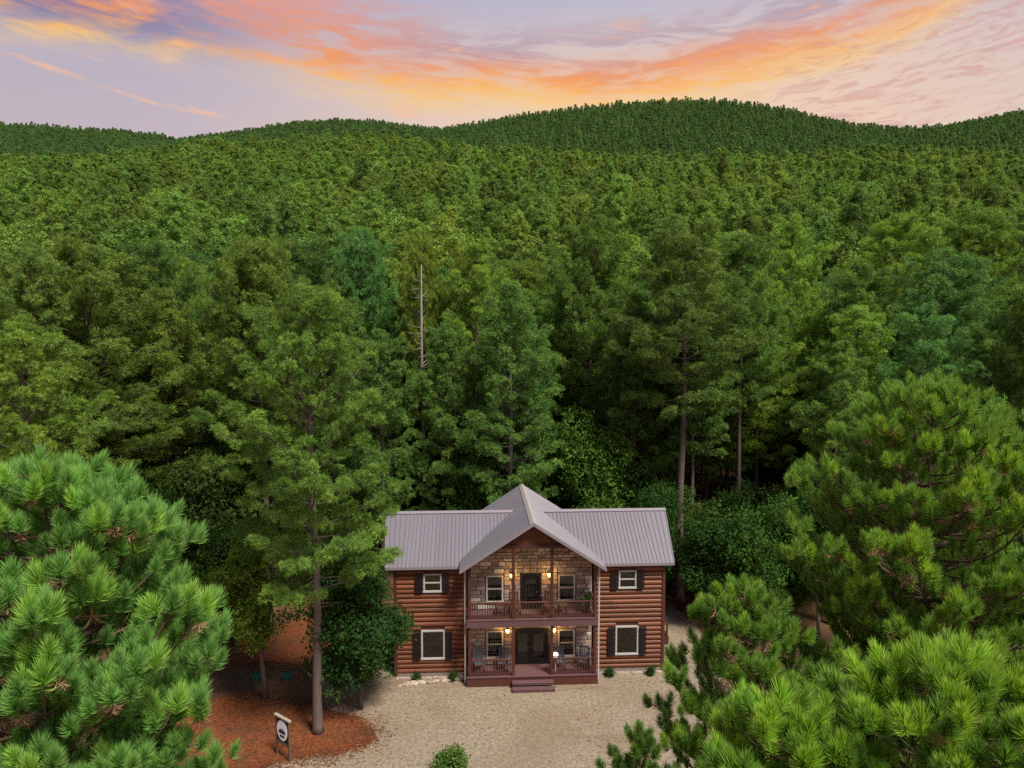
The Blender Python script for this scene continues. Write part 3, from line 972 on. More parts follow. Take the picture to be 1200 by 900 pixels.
def panel_mesh(name, length, w=PWID, shear=0.0, rib=.032):
    """sheet in x (across) and y (up the slope from 0), z = normal; shear slides x outward up the slope"""
    xs_ = []
    n_ = max(1, round(w / .2285))
    st_ = w / n_
    for i in range(n_):
        b_ = i * st_
        xs_ += [(b_, rib), (b_ + .03, rib), (b_ + .055, 0), (b_ + st_ - .03, 0)]
    xs_ += [(w - .004, rib)]
    V, Fc = [], []
    for y in (0, length):
        for x, z in xs_:
            V.append((x + (shear * y / length * (x / w)), y, z))
    for y in (0, length):
        for x, z in xs_:
            V.append((x + (shear * y / length * (x / w)), y, z - .02))
    n_ = len(xs_)
    for i in range(n_ - 1):
        Fc.append((i, i + 1, n_ + i + 1, n_ + i))
        Fc.append((2 * n_ + i, 3 * n_ + i, 3 * n_ + i + 1, 2 * n_ + i + 1))
        Fc.append((i, 2 * n_ + i, 2 * n_ + i + 1, i + 1))
        Fc.append((n_ + i, n_ + i + 1, 3 * n_ + i + 1, 3 * n_ + i))
    Fc.append((0, n_, 3 * n_, 2 * n_)); Fc.append((n_ - 1, 3 * n_ - 1, 4 * n_ - 1, 2 * n_ - 1))
    mb = MB().add(V, Fc)
    return mb.mesh(name, M['roof'])


def place_panel(parent, me, origin, across, up, mirror=False):
    across = Vector(across).normalized(); up = Vector(up).normalized()
    nrm = across.cross(up)
    if nrm.z < 0: nrm = -nrm
    Mx = Matrix(((across.x, up.x, nrm.x, origin[0]), (across.y, up.y, nrm.y, origin[1]), (across.z, up.z, nrm.z, origin[2]), (0, 0, 0, 1)))
    o = link('roof_panel', me, parent)
    o.matrix_local = Mx
    return o


GF, GB = -.42, 9.3
roofs = MB().prism([(-HALF_G + .12, EAVE_G - .02), (0, PEAK_G - .10), (HALF_G - .12, EAVE_G - .02), (HALF_G - .12, EAVE_G - .10), (0, PEAK_G - .20), (-HALF_G + .12, EAVE_G - .10)], GF + .05, GB - .05)
groof = roofs.build('gable_roof', M['soffit'], cabin)
slen = math.hypot(HALF_G, PEAK_G - EAVE_G)
npan = 11
pw = (GB - GF) / npan
gp = panel_mesh('roof_panel', slen - .02, pw)
for i in range(npan):
    for sgn in (-1, 1):
        y = GF + i * pw
        place_panel(groof, gp, (sgn * HALF_G, y, EAVE_G), (0, 1, 0), (-sgn * HALF_G, 0, PEAK_G - EAVE_G))
# trims: rakes, eaves, ridge
for sgn in (-1, 1):
    for y0 in (GF - .03, GB - .01):
        rk = MB()
        d_ = .19
        rk.prism([(0, PEAK_G + .055), (sgn * (HALF_G + .03), EAVE_G + .035), (sgn * (HALF_G + .03), EAVE_G + .035 - d_), (0, PEAK_G + .055 - d_)], y0, y0 + .04)
        rk.build('rake_trim', M['roof_trim'], groof)
    MB().box(sgn * HALF_G - .03, sgn * HALF_G + .03, GF + .015, WY + .2, EAVE_G - .13, EAVE_G - .005).build('eave_trim', M['roof_trim'], groof)
rc_ = MB().prism([(-.19, PEAK_G - .075), (0, PEAK_G + .065), (.19, PEAK_G - .075), (.19, PEAK_G - .06), (0, PEAK_G + .085), (-.19, PEAK_G - .06)], GF - .04, GB + .04)
rc_.build('ridge_cap', M['ridge'], groof)

EY = WY - .42
for sgn in (-1, 1):
    wl = math.hypot(RUN_W, RIDGE_W - EAVE_W)
    xe = 8.2
    pr = MB()
    x0, x1 = sorted((sgn * 3.66, sgn * (xe - .1)))
    for x in (x0,):
        V = [(y, z) for y, z in ((EY + .08, EAVE_W - .03), (EY + RUN_W, RIDGE_W - .06), (EY + 2 * RUN_W - .08, EAVE_W - .03), (EY + 2 * RUN_W - .08, EAVE_W - .1), (EY + RUN_W, RIDGE_W - .16), (EY + .08, EAVE_W - .1))]
        n_ = 6
        pr.add([(x0, y, z) for y, z in V] + [(x1, y, z) for y, z in V], [tuple(range(6)), tuple(range(11, 5, -1))] + [(i, i + 6, (i + 1) % 6 + 6, (i + 1) % 6) for i in range(6)])
    wroof = pr.build('wing_roof', M['soffit'], cabin)
    full = panel_mesh('roof_panel', wl - .01)
    cut = (WY + .16 - EY) / RUN_W
    short = panel_mesh('roof_panel', (wl - .01) * (1 - cut))
    endp = panel_mesh('roof_panel', wl - .01, PWID, .38)
    for i in range(1, 9):
        me = endp if i == 8 else (short if i < 4 else full)
        xo = sgn * (xe - PWID * (9 - i))
        for side in (0, 1):
            y = EY if side == 0 else EY + 2 * RUN_W
            k0 = cut if i < 4 else 0.0
            place_panel(wroof, me, (xo, y + (1 if side == 0 else -1) * RUN_W * k0, EAVE_W + (RIDGE_W - EAVE_W) * k0), (sgn, 0, 0), (0, RUN_W * (1 if side == 0 else -1), RIDGE_W - EAVE_W))
    for side in (0, 1):
        s2 = 1 if side == 0 else -1
        y = EY if side == 0 else EY + 2 * RUN_W
        a0, a1 = sorted((sgn * (4.02 if side == 0 else 3.9), sgn * xe))
        MB().box(a0, a1, y - .03, y + .025, EAVE_W - .14, EAVE_W - .004).build('eave_trim', M['roof_trim'], wroof)
        rk = MB()
        P = [(sgn * xe, y, EAVE_W + .04), (sgn * (xe + .38), EY + RUN_W, RIDGE_W + .045), (sgn * (xe + .38), EY + RUN_W, RIDGE_W - .14), (sgn * xe, y, EAVE_W - .14)]
        rk.add(P + [(x + sgn * .04, yy, z) for x, yy, z in P], [(0, 1, 2, 3), (4, 7, 6, 5)] + [(i, i + 4, (i + 1) % 4 + 4, (i + 1) % 4) for i in range(4)])
        rk.build('rake_trim', M['roof_trim'], wroof)
    a0, a1 = sorted((sgn * .75, sgn * (xe + .42)))
    yr = EY + RUN_W
    pc = [(yr - .17, RIDGE_W - .05), (yr, RIDGE_W + .06), (yr + .17, RIDGE_W - .05), (yr + .17, RIDGE_W - .035), (yr, RIDGE_W + .08), (yr - .17, RIDGE_W - .035)]
    MB().add([(a0, y, z) for y, z in pc] + [(a1, y, z) for y, z in pc], [tuple(range(6)), tuple(range(11, 5, -1))] + [(i, i + 6, (i + 1) % 6 + 6, (i + 1) % 6) for i in range(6)]).build('ridge_cap', M['roof_trim'], wroof)
    # downspout at the inner corner
    xd = sgn * 3.75
    MB().box(xd - .045, xd + .045, .30, .38, .06, EAVE_G - .12).build('downspout', M['white'], cabin, .01)
# rear wall of the gabled block
MB().prism([(-SX, 0), (SX, 0), (SX, TOPZ(SX)), (0, TOPZ(0)), (-SX, TOPZ(SX))], BACK_G - .14, BACK_G).build('rear_wall', M['soffit'], cabin)
for sgn in (-1, 1):
    a0, a1 = sorted((sgn * SX, sgn * (SX - .12)))
    MB().box(a0, a1, BACK_W - .3, BACK_G - .14, 0, TOPZ(SX) - .1).build('side_wall', M['soffit'], cabin)
# side steps and rail at the right end
sd = MB().box(7.9, 9.0, 4.6, 6.0, .02, .55).build('side_landing', M['timber'], cabin)
MB().box(8.85, 8.95, 4.65, 4.75, .55, 1.5).box(8.85, 8.95, 5.85, 5.95, .55, 1.5).box(8.86, 8.94, 4.75, 5.85, 1.4, 1.47).build('landing_rail', M['timber'], sd)

# ---- wall lamps, lit
for x, z in ((-1.1, 5.86), (1.05, 5.86), (-1.33, 2.62), (1.33, 2.62)):
    lp = MB().box(x - .05, x + .05, WY - .14, WY - .09, z - .12, z + .12).box(x - .012, x + .012, WY - .24, WY - .14, z + .08, z + .10).box(x - .075, x + .075, WY - .33, WY - .18, z + .10, z + .13).build('wall_lamp', M['black'], cabin)
    MB().tube([(x, WY - .255, z - .10), (x, WY - .255, z - .02), (x, WY - .255, z + .09)], [.07, .11, .09], 10).build('bulb', M['bulb'], lp)
    ld = bpy.data.lights.new('lamp_light', 'POINT')
    ld.energy = 26; ld.color = (1.0, .60, .20); ld.shadow_soft_size = .07
    lo = link('lamp_light', ld, lp, (x, WY - .40, z + .03))

# ------------------------------------------------------------------ things on the porch and round the yard
HM = Matrix.Translation((1.15, 36.8, 0)) @ Matrix.Rotation(YAW, 4, 'Z')


def hw(x, y, z):
    return HM @ Vector((x, y, z))


def rocking_chair(x, y, z, face, mat, label):
    root = empty('rocking_chair', hw(x, y, z), YAW + face)     # faces -y
    tag(root, label, 'chair', 'rocking chairs on the porch')
    MB().box(-.27, .27, -.24, .24, .40, .44).build('seat', mat, root, .008)
    bk = MB()
    for s in (-1, 1):
        bk.box(s * .25 - .025, s * .25 + .025, .22, .27, .42, 1.12)
    bk.box(-.28, .28, .215, .265, 1.08, 1.18)
    b_ = bk.build('backrest', mat, root)
    for i in range(5):
        MB().box(-.19 + i * .095 - .03, -.19 + i * .095 + .03, .23, .25, .46, 1.08).build('slat', mat, b_)
    for s in (-1, 1):
        MB().box(s * .29 - .035, s * .29 + .035, -.26, .26, .63, .665).build('armrest', mat, root)
        for yy in (-.21, .2):
            MB().box(s * .27 - .022, s * .27 + .022, yy - .022, yy + .022, .07, .63 if yy < 0 else .42).build('leg', mat, root)
        P = [(s * .27, -.42 + .95 * i / 8, .025 + .11 * ((i - 3.6) / 4.4) ** 2) for i in range(9)]
        MB().tube(P, [.022] * 9, 5).build('rocker', mat, root)
    return root


rocking_chair(-.95, .85, DZ2, R(12), M['brown_chair'], 'dark rocking chair left of the upper balcony door')
rocking_chair(.95, .85, DZ2, R(-12), M['brown_chair'], 'dark rocking chair right of the upper balcony door')
rocking_chair(-3.0, .8, DZ1, R(15), M['slate_chair'], 'slate-blue rocking chair at the far left of the lower porch')
rocking_chair(-1.6, .85, DZ1, R(-8), M['slate_chair'], 'slate-blue rocking chair just left of the double doors')
rocking_chair(1.62, .85, DZ1, R(8), M['slate_chair'], 'dark rocking chair just right of the double doors')
rocking_chair(3.0, .8, DZ1, R(-15), M['slate_chair'], 'dark rocking chair at the far right of the lower porch')


def side_table(x, y, z, label):
    root = empty('side_table', hw(x, y, z), YAW)
    tag(root, label, 'table', 'small tables on the balcony')
    MB().box(-.24, .24, -.24, .24, .50, .54).build('table_top', M['brown_chair'], root, .008)
    for sx_ in (-1, 1):
        for sy_ in (-1, 1):
            MB().box(sx_ * .2 - .025, sx_ * .2 + .025, sy_ * .2 - .025, sy_ * .2 + .025, 0, .5).build('leg', M['brown_chair'], root)


side_table(-1.75, .75, DZ2, 'small dark table left of the left balcony chair')
side_table(1.75, .75, DZ2, 'small dark table right of the right balcony chair')
# pot with a plant at the balcony's right end, white lantern by the steps
pot = empty('potted_plant', hw(3.15, .8, DZ2), YAW)
tag(pot, 'dark potted plant at the right end of the balcony', 'plant')
MB().tube([(0, 0, 0), (0, 0, .3), (0, 0, .38)], [.13, .19, .2], 12).build('pot', M['brown_chair'], pot)
wd_, V, Fc, tn = leafy_parts(seed=61, H=1, Rx=.35, cz=.75, Rz=.4, n_leaf=450, leaf=.12, lobes=6, trunk_r=.012)
link('foliage', np_mesh('foliage', V, Fc, M['leaf'], tn), pot)
wd_.build('stem', M['bark'], pot)
ln = empty('porch_lantern', hw(1.28, -.02, DZ1), YAW)
ln.location = hw(1.3, .33, DZ1)
tag(ln, 'small white lantern on a pedestal beside the porch steps', 'lantern')
MB().tube([(0, 0, 0), (0, 0, .06), (0, 0, .10), (0, 0, .75)], [.14, .14, .05, .05], 10).build('pedestal', M['white'], ln)
MB().box(-.13, .13, -.13, .13, .75, 1.06).build('body', M['sign_white'], ln, .02)
MB().add([(-.17, -.17, 1.06), (.17, -.17, 1.06), (.17, .17, 1.06), (-.17, .17, 1.06), (0, 0, 1.2)], [(0, 1, 4), (1, 2, 4), (2, 3, 4), (3, 0, 4), (3, 2, 1, 0)]).build('cap', M['sign_white'], ln)

# clipped foundation shrubs
SH = []
for q in range(2):
    SH.append(leafy_parts(seed=65 + q, H=.5, Rx=.27, cz=.27, Rz=.24, n_leaf=700, leaf=.085, lobes=9, trunk_r=.02))
SHM = [(w_.mesh('stem', M['bark']), np_mesh('foliage', V, Fc, M['leaf'], tn)) for w_, V, Fc, tn in SH]
for i, (x, lb) in enumerate(((-6.55, 'small dark shrub at the outer end of the left wing base'), (-4.4, 'small dark shrub at the left wing base beside the porch'), (4.55, 'small dark shrub at the right wing base beside the porch'), (6.95, 'small dark shrub at the outer end of the right wing base'))):
    root = empty('foundation_shrub', hw(x, .85, .0), hr.uniform(0, 6))
    tag(root, lb, 'shrub', 'foundation shrubs')
    f_ = link('foliage', SHM[i % 2][1], root); f_.color = (.5, .6, .7, 1)
    link('stem', SHM[i % 2][0], root)
# edging rocks
RK = []
for q in range(4):
    bm = bmesh.new(); bmesh.ops.create_icosphere(bm, subdivisions=2, radius=.5)
    for v_ in bm.verts: v_.co *= 1 + .22 * math.sin(v_.co.x * 9 + q) * math.cos(v_.co.y * 7 + q * 2) ; v_.co.z *= .7
    me = bpy.data.meshes.new('rock'); bm.to_mesh(me); bm.free(); me.materials.append(M['rock']); RK.append(me)
kerb = empty('rock_edging', (0, 0, 0))
kerb.location = hw(-7.4, .3, 0)
tag(kerb, 'line of pale edging rocks in front of the left wing by the dark leafy tree', 'edging')
ex = 0
for i in range(34):
    s_ = hr.uniform(.16, .34)
    t_ = i / 33
    p_ = Vector((t_ * 3.6, .1 + .75 * t_ + hr.uniform(-.12, .12), s_ * .2))
    link('rock', hr.choice(RK), kerb, p_, (hr.uniform(0, .4), hr.uniform(0, .4), hr.uniform(0, 6)), (s_ * 1.4, s_, s_ * .8))
kerb2 = empty('rock_edging', hw(4.0, 1.15, 0), YAW)
tag(kerb2, 'row of pale rocks along the base of the right wing', 'edging')
for i in range(26):
    s_ = hr.uniform(.1, .2)
    link('rock', hr.choice(RK), kerb2, (i * .145, hr.uniform(-.06, .06), s_ * .2), (hr.uniform(0, .4), 0, hr.uniform(0, 6)), (s_ * 1.5, s_, s_))
kerb3 = empty('rock_edging', hw(-7.6, 1.15, 0), YAW)
tag(kerb3, 'row of pale rocks along the base of the left wing', 'edging')
for i in range(26):
    s_ = hr.uniform(.1, .2)
    link('rock', hr.choice(RK), kerb3, (i * .145, hr.uniform(-.06, .06), s_ * .2), (hr.uniform(0, .4), 0, hr.uniform(0, 6)), (s_ * 1.5, s_, s_))

# two septic lids
for (px, py), lb in (((301, 796), 'round green plastic ground lid left of the thin dark trunk'), ((336, 795.5), 'round green plastic ground lid right of the thin dark trunk')):
    p_ = on_ground(px, py)
    root = empty('ground_lid', p_)
    tag(root, lb, 'lid', 'green ground lids')
    MB().tube([(0, 0, 0), (0, 0, .2)], [.27, .27], 20).build('riser', M['green_plastic'], root)
    MB().tube([(0, 0, .2), (0, 0, .24), (0, 0, .3), (0, 0, .31)], [.31, .31, .2, .02], 20).build('cover', M['green_plastic'], root)

# yard sign: framed dark board on two posts with a white oval emblem
a_, b_ = on_ground(325, 884), on_ground(339.5, 893)
ang = math.atan2(b_.y - a_.y, b_.x - a_.x)
W_ = (b_ - a_).length
sg = empty('yard_sign', (a_ + b_) / 2, ang)
tag(sg, 'dark wooden yard sign with a white oval emblem on two posts', 'sign')
for s in (-1, 1):
    MB().box(s * W_ / 2 - .045, s * W_ / 2 + .045, -.045, .045, 0, 1.9).build('post', M['sign_wood'], sg, .006)
MB().box(-W_ / 2 - .1, W_ / 2 + .1, -.07, .07, 1.9, 1.98).build('cap_rail', M['rock'], sg, .006)
bd = MB().box(-W_ / 2 + .045, W_ / 2 - .045, -.03, .03, .78, 1.9).build('board', M['black'], sg)
MB().box(-W_ / 2 + .045, W_ / 2 - .045, -.05, .05, .68, .78).build('bottom_rail', M['sign_wood'], sg)


def ell(cx_, cz_, rx, rz, n_=40):
    return [(cx_ + rx * math.cos(2 * math.pi * i / n_), cz_ + rz * math.sin(2 * math.pi * i / n_)) for i in range(n_)]


ov = MB().prism(ell(0, 1.34, W_ * .41, .48), -.045, -.031).build('oval', M['sign_white'], bd)
em = MB()
em.prism([(-.24, 1.20), (.24, 1.20), (.24, 1.3), (.14, 1.42), (.08, 1.33), (.02, 1.47), (-.06, 1.34), (-.12, 1.42), (-.24, 1.3)], -.05, -.046)
em.prism([(-.17, 1.02), (.17, 1.02), (.17, 1.12), (-.17, 1.12)], -.05, -.046)
em.build('emblem', M['black'], ov)

# leafy shrub at the bottom edge of the yard
root = empty('leafy_shrub', (0, 0, 0))
p_ = on_ground(523, 916); root.location = p_
tag(root, 'round leafy green shrub on the gravel at the bottom edge', 'shrub')
w_, V, Fc, tn = leafy_parts(seed=71, H=1.6, Rx=1.15, cz=.66, Rz=.76, n_leaf=3600, leaf=.12, lobes=14, trunk_r=.04)
o = link('foliage', np_mesh('foliage', V, Fc, M['leaf'], tn), root); o.color = (1.1, 1.05, .9, 1)
w_.build('stem', M['bark'], root)


def shed(name, px, py, D, w_, d_, h_, rise, rz, label):
    p_ = at(px, py, D)
    zb = float(terrain(p_.x, D))
    hgt_ = p_.z - zb
    root = empty(name, (p_.x, D, zb), rz)
    tag(root, label, 'shed')
    wl_ = MB().box(-w_ / 2, w_ / 2, 0, d_, 0, hgt_ - rise).build('wall', M['shed_wall'], root)
    rf = MB()
    for sgn in (0, 1):
        y0, y1 = (-.3, d_ / 2) if sgn == 0 else (d_ + .3, d_ / 2)
        rf.add([(-w_ / 2 - .3, y0, hgt_ - rise - .1), (w_ / 2 + .3, y0, hgt_ - rise - .1), (w_ / 2 + .3, y1, hgt_), (-w_ / 2 - .3, y1, hgt_), (-w_ / 2 - .3, y0, hgt_ - rise - .18), (w_ / 2 + .3, y0, hgt_ - rise - .18), (w_ / 2 + .3, y1, hgt_ - .08), (-w_ / 2 - .3, y1, hgt_ - .08)],
               [(0, 1, 2, 3), (4, 7, 6, 5), (0, 4, 5, 1), (1, 5, 6, 2), (2, 6, 7, 3), (3, 7, 4, 0)])
    rf.build('roof', M['shed_metal'], root)
    MB().box(w_ / 2 - 1.3, w_ / 2 - .4, -.04, -.005, 0, 2.0).build('door', M['shed_metal'], root)


shed('shed', 257, 537, 58, 3.2, 4.0, 3.0, .9, R(-14), 'grey metal-roofed shed half hidden in the trees on the left')
shed('shed', 748, 463, 72, 3.0, 3.5, 3.0, .9, R(12), 'pale roof of a small outbuilding glimpsed between pines behind the cabin')

# ------------------------------------------------------------------ close young pines in front of the camera
def needle_mesh(name, seed, k, shoot, length, width, mat, droop=0.0, open_=0.0):
    rs = np.random.default_rng(seed)
    u = rs.uniform(0, 1, k) ** 0.8                       # 0 = low on the shoot, 1 = tip
    base = np.zeros((k, 3)); base[:, 2] = (u - 1) * shoot
    th = np.radians(82 - 70 * u ** 1.5 + rs.normal(0, 10, k) + open_)
    ph = rs.uniform(0, 2 * np.pi, k)
    d = np.stack([np.sin(th) * np.cos(ph), np.sin(th) * np.sin(ph), np.cos(th)], -1)
    sd = np.cross(d, rs.normal(size=(k, 3))); sd /= np.linalg.norm(sd, axis=1, keepdims=True)
    L = length * rs.uniform(0.75, 1.1, (k, 1))
    mid = base + d * L * 0.55 + np.array([0, 0, 0.02])
    tip = base + d * L + np.array([0, 0, 0.055 - droop]) * (L / length)
    w_ = width / 2
    V = np.stack([base - sd * w_, base + sd * w_, mid - sd * w_, mid + sd * w_, tip], 1)
    o_ = (np.arange(k) * 5)[:, None]
    Fc = np.concatenate([o_ + [0, 1, 3], o_ + [0, 3, 2], o_ + [2, 3, 4]], 0)
    tn = np.repeat(rs.uniform(0.0, 0.6, k)[:, None], 5, 1); tn[:, 2:4] += 0.15; tn[:, 4] += 0.35
    V = V.reshape(-1, 3)
    return np_mesh(name, V, Fc, mat, np.clip(tn, 0, 1).reshape(-1))


TUFTS = [needle_mesh('needle_tuft', 200 + i, 250, 0.15, 0.14, 0.0074, M['needle_near']) for i in range(4)]
FRESH = [needle_mesh('needle_tuft', 210 + i, 260, 0.19, 0.16, 0.0076, M['needle_near'], open_=-6) for i in range(3)]
DEAD = [needle_mesh('dead_needles', 220 + i, 34, 0.12, 0.14, 0.009, M['dead_needle'], 0.12, 25) for i in range(2)]


def close_pine(apex, label, seed, Rm, dm, expo, depth, n_br, tint, fresh=0.4, tsc=1.0, az_bias=None, spacing=0.2):
    rr = random.Random(seed)
    root = empty('young_pine', (apex.x, apex.y, 0))
    tag(root, label, 'pine tree')
    H = apex.z
    wob = lambda z: Vector((0.05 * math.sin(z * 1.3 + seed), 0.05 * math.cos(z * 1.1 + seed), z))
    off = wob(H); 
    ax = lambda z: wob(z) - Vector((off.x, off.y, 0))
    zs = [H * i / 20 for i in range(21)]
    MB().tube([ax(z) for z in zs], [0.010 + 0.0085 * (H - z) for z in zs], 9).build('trunk', M['twig'], root, smooth=True)
    spots = []
    ga = rr.uniform(0, 6.28)
    for i in range(n_br):
        f = (i + 0.5) / n_br
        dt = 0.05 + depth * f ** 1.05
        ga += 2.39996 + rr.uniform(-.3, .3)
        rad = Rm * min(1.0, dt / dm) ** expo * rr.choice([0.6, 0.8, 0.95, 1.0, 1.06])
        if az_bias and rr.random() < 0.0: continue
        rise = rad * rr.uniform(0.5, 0.8)
        zt, zb = H - dt, max(0.5, H - dt - rise)
        hd = Vector((math.cos(ga), math.sin(ga), 0))
        b0 = ax(zb); b0.x *= 1
        P0 = b0; P2 = Vector((ax(zt).x, ax(zt).y, zt)) + hd * rad
        P1 = b0 + hd * rad * 0.74 + Vector((0, 0, rise * 0.12))
        bp = lambda s: P0 * (1 - s) ** 2 + P1 * 2 * s * (1 - s) + P2 * s * s
        L = (P2 - P0).length
        mb = MB()
        mb.tube([bp(q / 6) for q in range(7)], [(0.004 + 0.007 * L) * (1 - q / 6) + 0.006 for q in range(7)], 6)
        mine = []
        tipd = (bp(1) - bp(.93)).normalized()
        mine.append((bp(1), tipd * .5 + Vector((0, 0, .8)), 1.08, True))
        for q in range(3):
            aq = rr.uniform(0, 6.28)
            sdv = Vector((math.cos(aq), math.sin(aq), 0))
            e = bp(.95) + (tipd * .05 + sdv * rr.uniform(.17, .27) + Vector((0, 0, rr.uniform(.0, .06))))
            mb.tube([bp(.92), e], [0.007, 0.006], 4, False)
            mine.append((e, tipd * .2 + sdv * .35 + Vector((0, 0, .9)), rr.uniform(.75, .98), True))
        n_s = max(2, int(L * 0.85 / spacing))
        for q in range(n_s):
            s = 0.15 + 0.75 * (q + rr.uniform(.2, .8)) / n_s
            p0 = bp(s); db = (bp(s + .04) - bp(s - .04)).normalized()
            for sgn in (-1, 1):
                if rr.random() < 0.16: continue
                sdv = db.cross(Vector((0, 0, 1))).normalized() * sgn
                tl = (0.14 + 0.24 * (1 - s) * min(L, 1.6)) * rr.uniform(.7, 1.3)
                dv = (db * .7 + sdv * rr.uniform(.5, .95) + Vector((0, 0, rr.uniform(.1, .7)))).normalized()
                e = p0 + dv * tl + Vector((0, 0, tl * .25))
                mb.tube([p0, p0 + dv * tl * .6, e], [0.009, 0.007, 0.006], 4, False)
                mine.append((e, dv * .3 + Vector((0, 0, .95)), rr.uniform(.75, 1.05), s > .6))
                if tl > .42:
                    mine.append((p0 + dv * tl * .55 + Vector((0, 0, .06)), dv * .4 + Vector((rr.uniform(-.5, .5), rr.uniform(-.5, .5), .7)), rr.uniform(.65, .9), False))
        spots.append((mb, mine, dt))
    mb = MB(); mine = [(ax(H) + Vector((0, 0, .10)), Vector((0, 0, 1)), 1.05, True)]
    for q in range(16):                       # tufts crowding the leader
        zq = H - .04 - 0.085 * q; aq = q * 2.4
        sdv = Vector((math.cos(aq), math.sin(aq), 0)); e = ax(zq) + sdv * rr.uniform(.10, .2) + Vector((0, 0, .09))
        mb.tube([ax(zq), e], [.007, .006], 4, False)
        mine.append((e, sdv * .5 + Vector((0, 0, .8)), rr.uniform(.75, 1.0), q < 8))
    spots.append((mb, mine, 0.0))
    allt = [(t_, bi) for bi, (mb, mine, dt) in enumerate(spots) for t_ in mine]
    camv = Vector((0 - apex.x, 0 - apex.y, CAM_H))
    def vis(t_):
        p_ = t_[0]
        lowpen = max(0, (H - depth * .9) - p_.z) * 3
        return (p_ - camv).length + lowpen
    order = sorted(range(len(allt)), key=lambda i_: vis(allt[i_][0]))
    sel = set(order[:298])
    brs = []
    for mb, mine, dt in spots:
        brs.append(mb.build('branch', M['twig'], root, smooth=True))
    rest = []
    for i_, ((p_, a_, s_, fr0), bi) in enumerate(allt):
        fresh_now = fr0 and rr.random() < fresh
        quat = Vector(a_).to_track_quat('Z', 'Y')
        sc_ = s_ * tsc
        if i_ in sel:
            me = rr.choice(FRESH if fresh_now else TUFTS)
            o_ = link('needle_tuft', me, brs[bi], p_)
            o_.rotation_euler = (quat @ Matrix.Rotation(rr.uniform(0, 6.28), 3, 'Z').to_quaternion()).to_euler()
            o_.scale = (sc_,) * 3
            kk = rr.uniform(.85, 1.15)
            if fresh_now: c_ = (tint[0] * 1.45 * kk, tint[1] * 1.28 * kk, tint[2] * .95 * kk)
            else: c_ = (tint[0] * kk, tint[1] * kk, tint[2] * kk)
            o_.color = (*c_, 1)
            if rr.random() < 0.30 and not fresh_now:
                d_ = link('dead_needles', rr.choice(DEAD), brs[bi], Vector(p_) - Vector(a_).normalized() * .22 * sc_)
                d_.rotation_euler = (Vector((rr.uniform(-1, 1), rr.uniform(-1, 1), -.5))).to_track_quat('Z', 'Y').to_euler()
                d_.scale = (sc_ * rr.uniform(.8, 1.1),) * 3
        else:
            rest.append((p_, quat, sc_))
    if rest:
        VV, FF, TT = [], [], []
        o0 = 0
        me = TUFTS[0]
        nv = len(me.vertices); co = np.zeros(nv * 3, np.float32); me.vertices.foreach_get('co', co); co = co.reshape(-1, 3)
        tn = np.zeros(nv, np.float32); me.attributes['tone'].data.foreach_get('value', tn)
        fi = np.zeros(len(me.loops), np.int32); me.loops.foreach_get('vertex_index', fi); fi = fi.reshape(-1, 3)
        kfew = int(nv // 5 * 0.65)          # half of the needles is enough at the back
        fm = (fi // 5 < kfew).all(1)
        for p_, quat, sc_ in rest:
            Rm_ = np.array(quat.to_matrix())
            VV.append(co[:kfew * 5] @ Rm_.T * sc_ + np.array(p_)); FF.append(fi[fm] + o0); TT.append(tn[:kfew * 5]); o0 += kfew * 5
        ob = link('inner_needles', np_mesh('inner_needles', np.concatenate(VV), np.concatenate(FF), M['needle_near'], np.concatenate(TT)), root)
        ob.color = (*tint, 1)
        tag(ob, kind='stuff')
    print(label[:30], 'tufts', len(allt), 'branches', n_br)
    return root


close_pine(at(48, 546, 7.6), 'young pine with brushy needle tufts filling the lower left corner', 301, 1.68, 1.25, 0.6, 4.4, 130, (1.3, 1.44, 1.42), .38, 1.0)
close_pine(at(1098, 448, 11.0), 'large domed young pine with bright needle tips on the right', 302, 2.4, 2.2, 0.55, 6.2, 210, (1.4, 1.36, 1.0), .5, .95)
close_pine(at(872, 690, 10.2), 'smaller young pine between the gravel yard and the large close pine', 303, 1.2, 1.1, 0.6, 3.4, 66, (1.25, 1.25, .95), .35, .92)
close_pine(at(1128, 776, 5.7), 'nearest young pine with pale fresh tips in the lower right corner', 304, 1.35, 0.9, 0.6, 2.4, 74, (1.4, 1.4, 1.0), .7, .95)
close_pine(at(915, 826, 5.9), 'low close pine top with pale fresh tips at the bottom edge right of the yard', 305, .62, .45, 0.6, 1.8, 26, (1.35, 1.4, .95), .75, .92)
close_pine(at(748, 864, 9.0), 'dark pine sprig poking up over the gravel at the bottom edge', 306, .55, .7, 0.7, 1.8, 14, (.8, .85, .7), .05, .85)

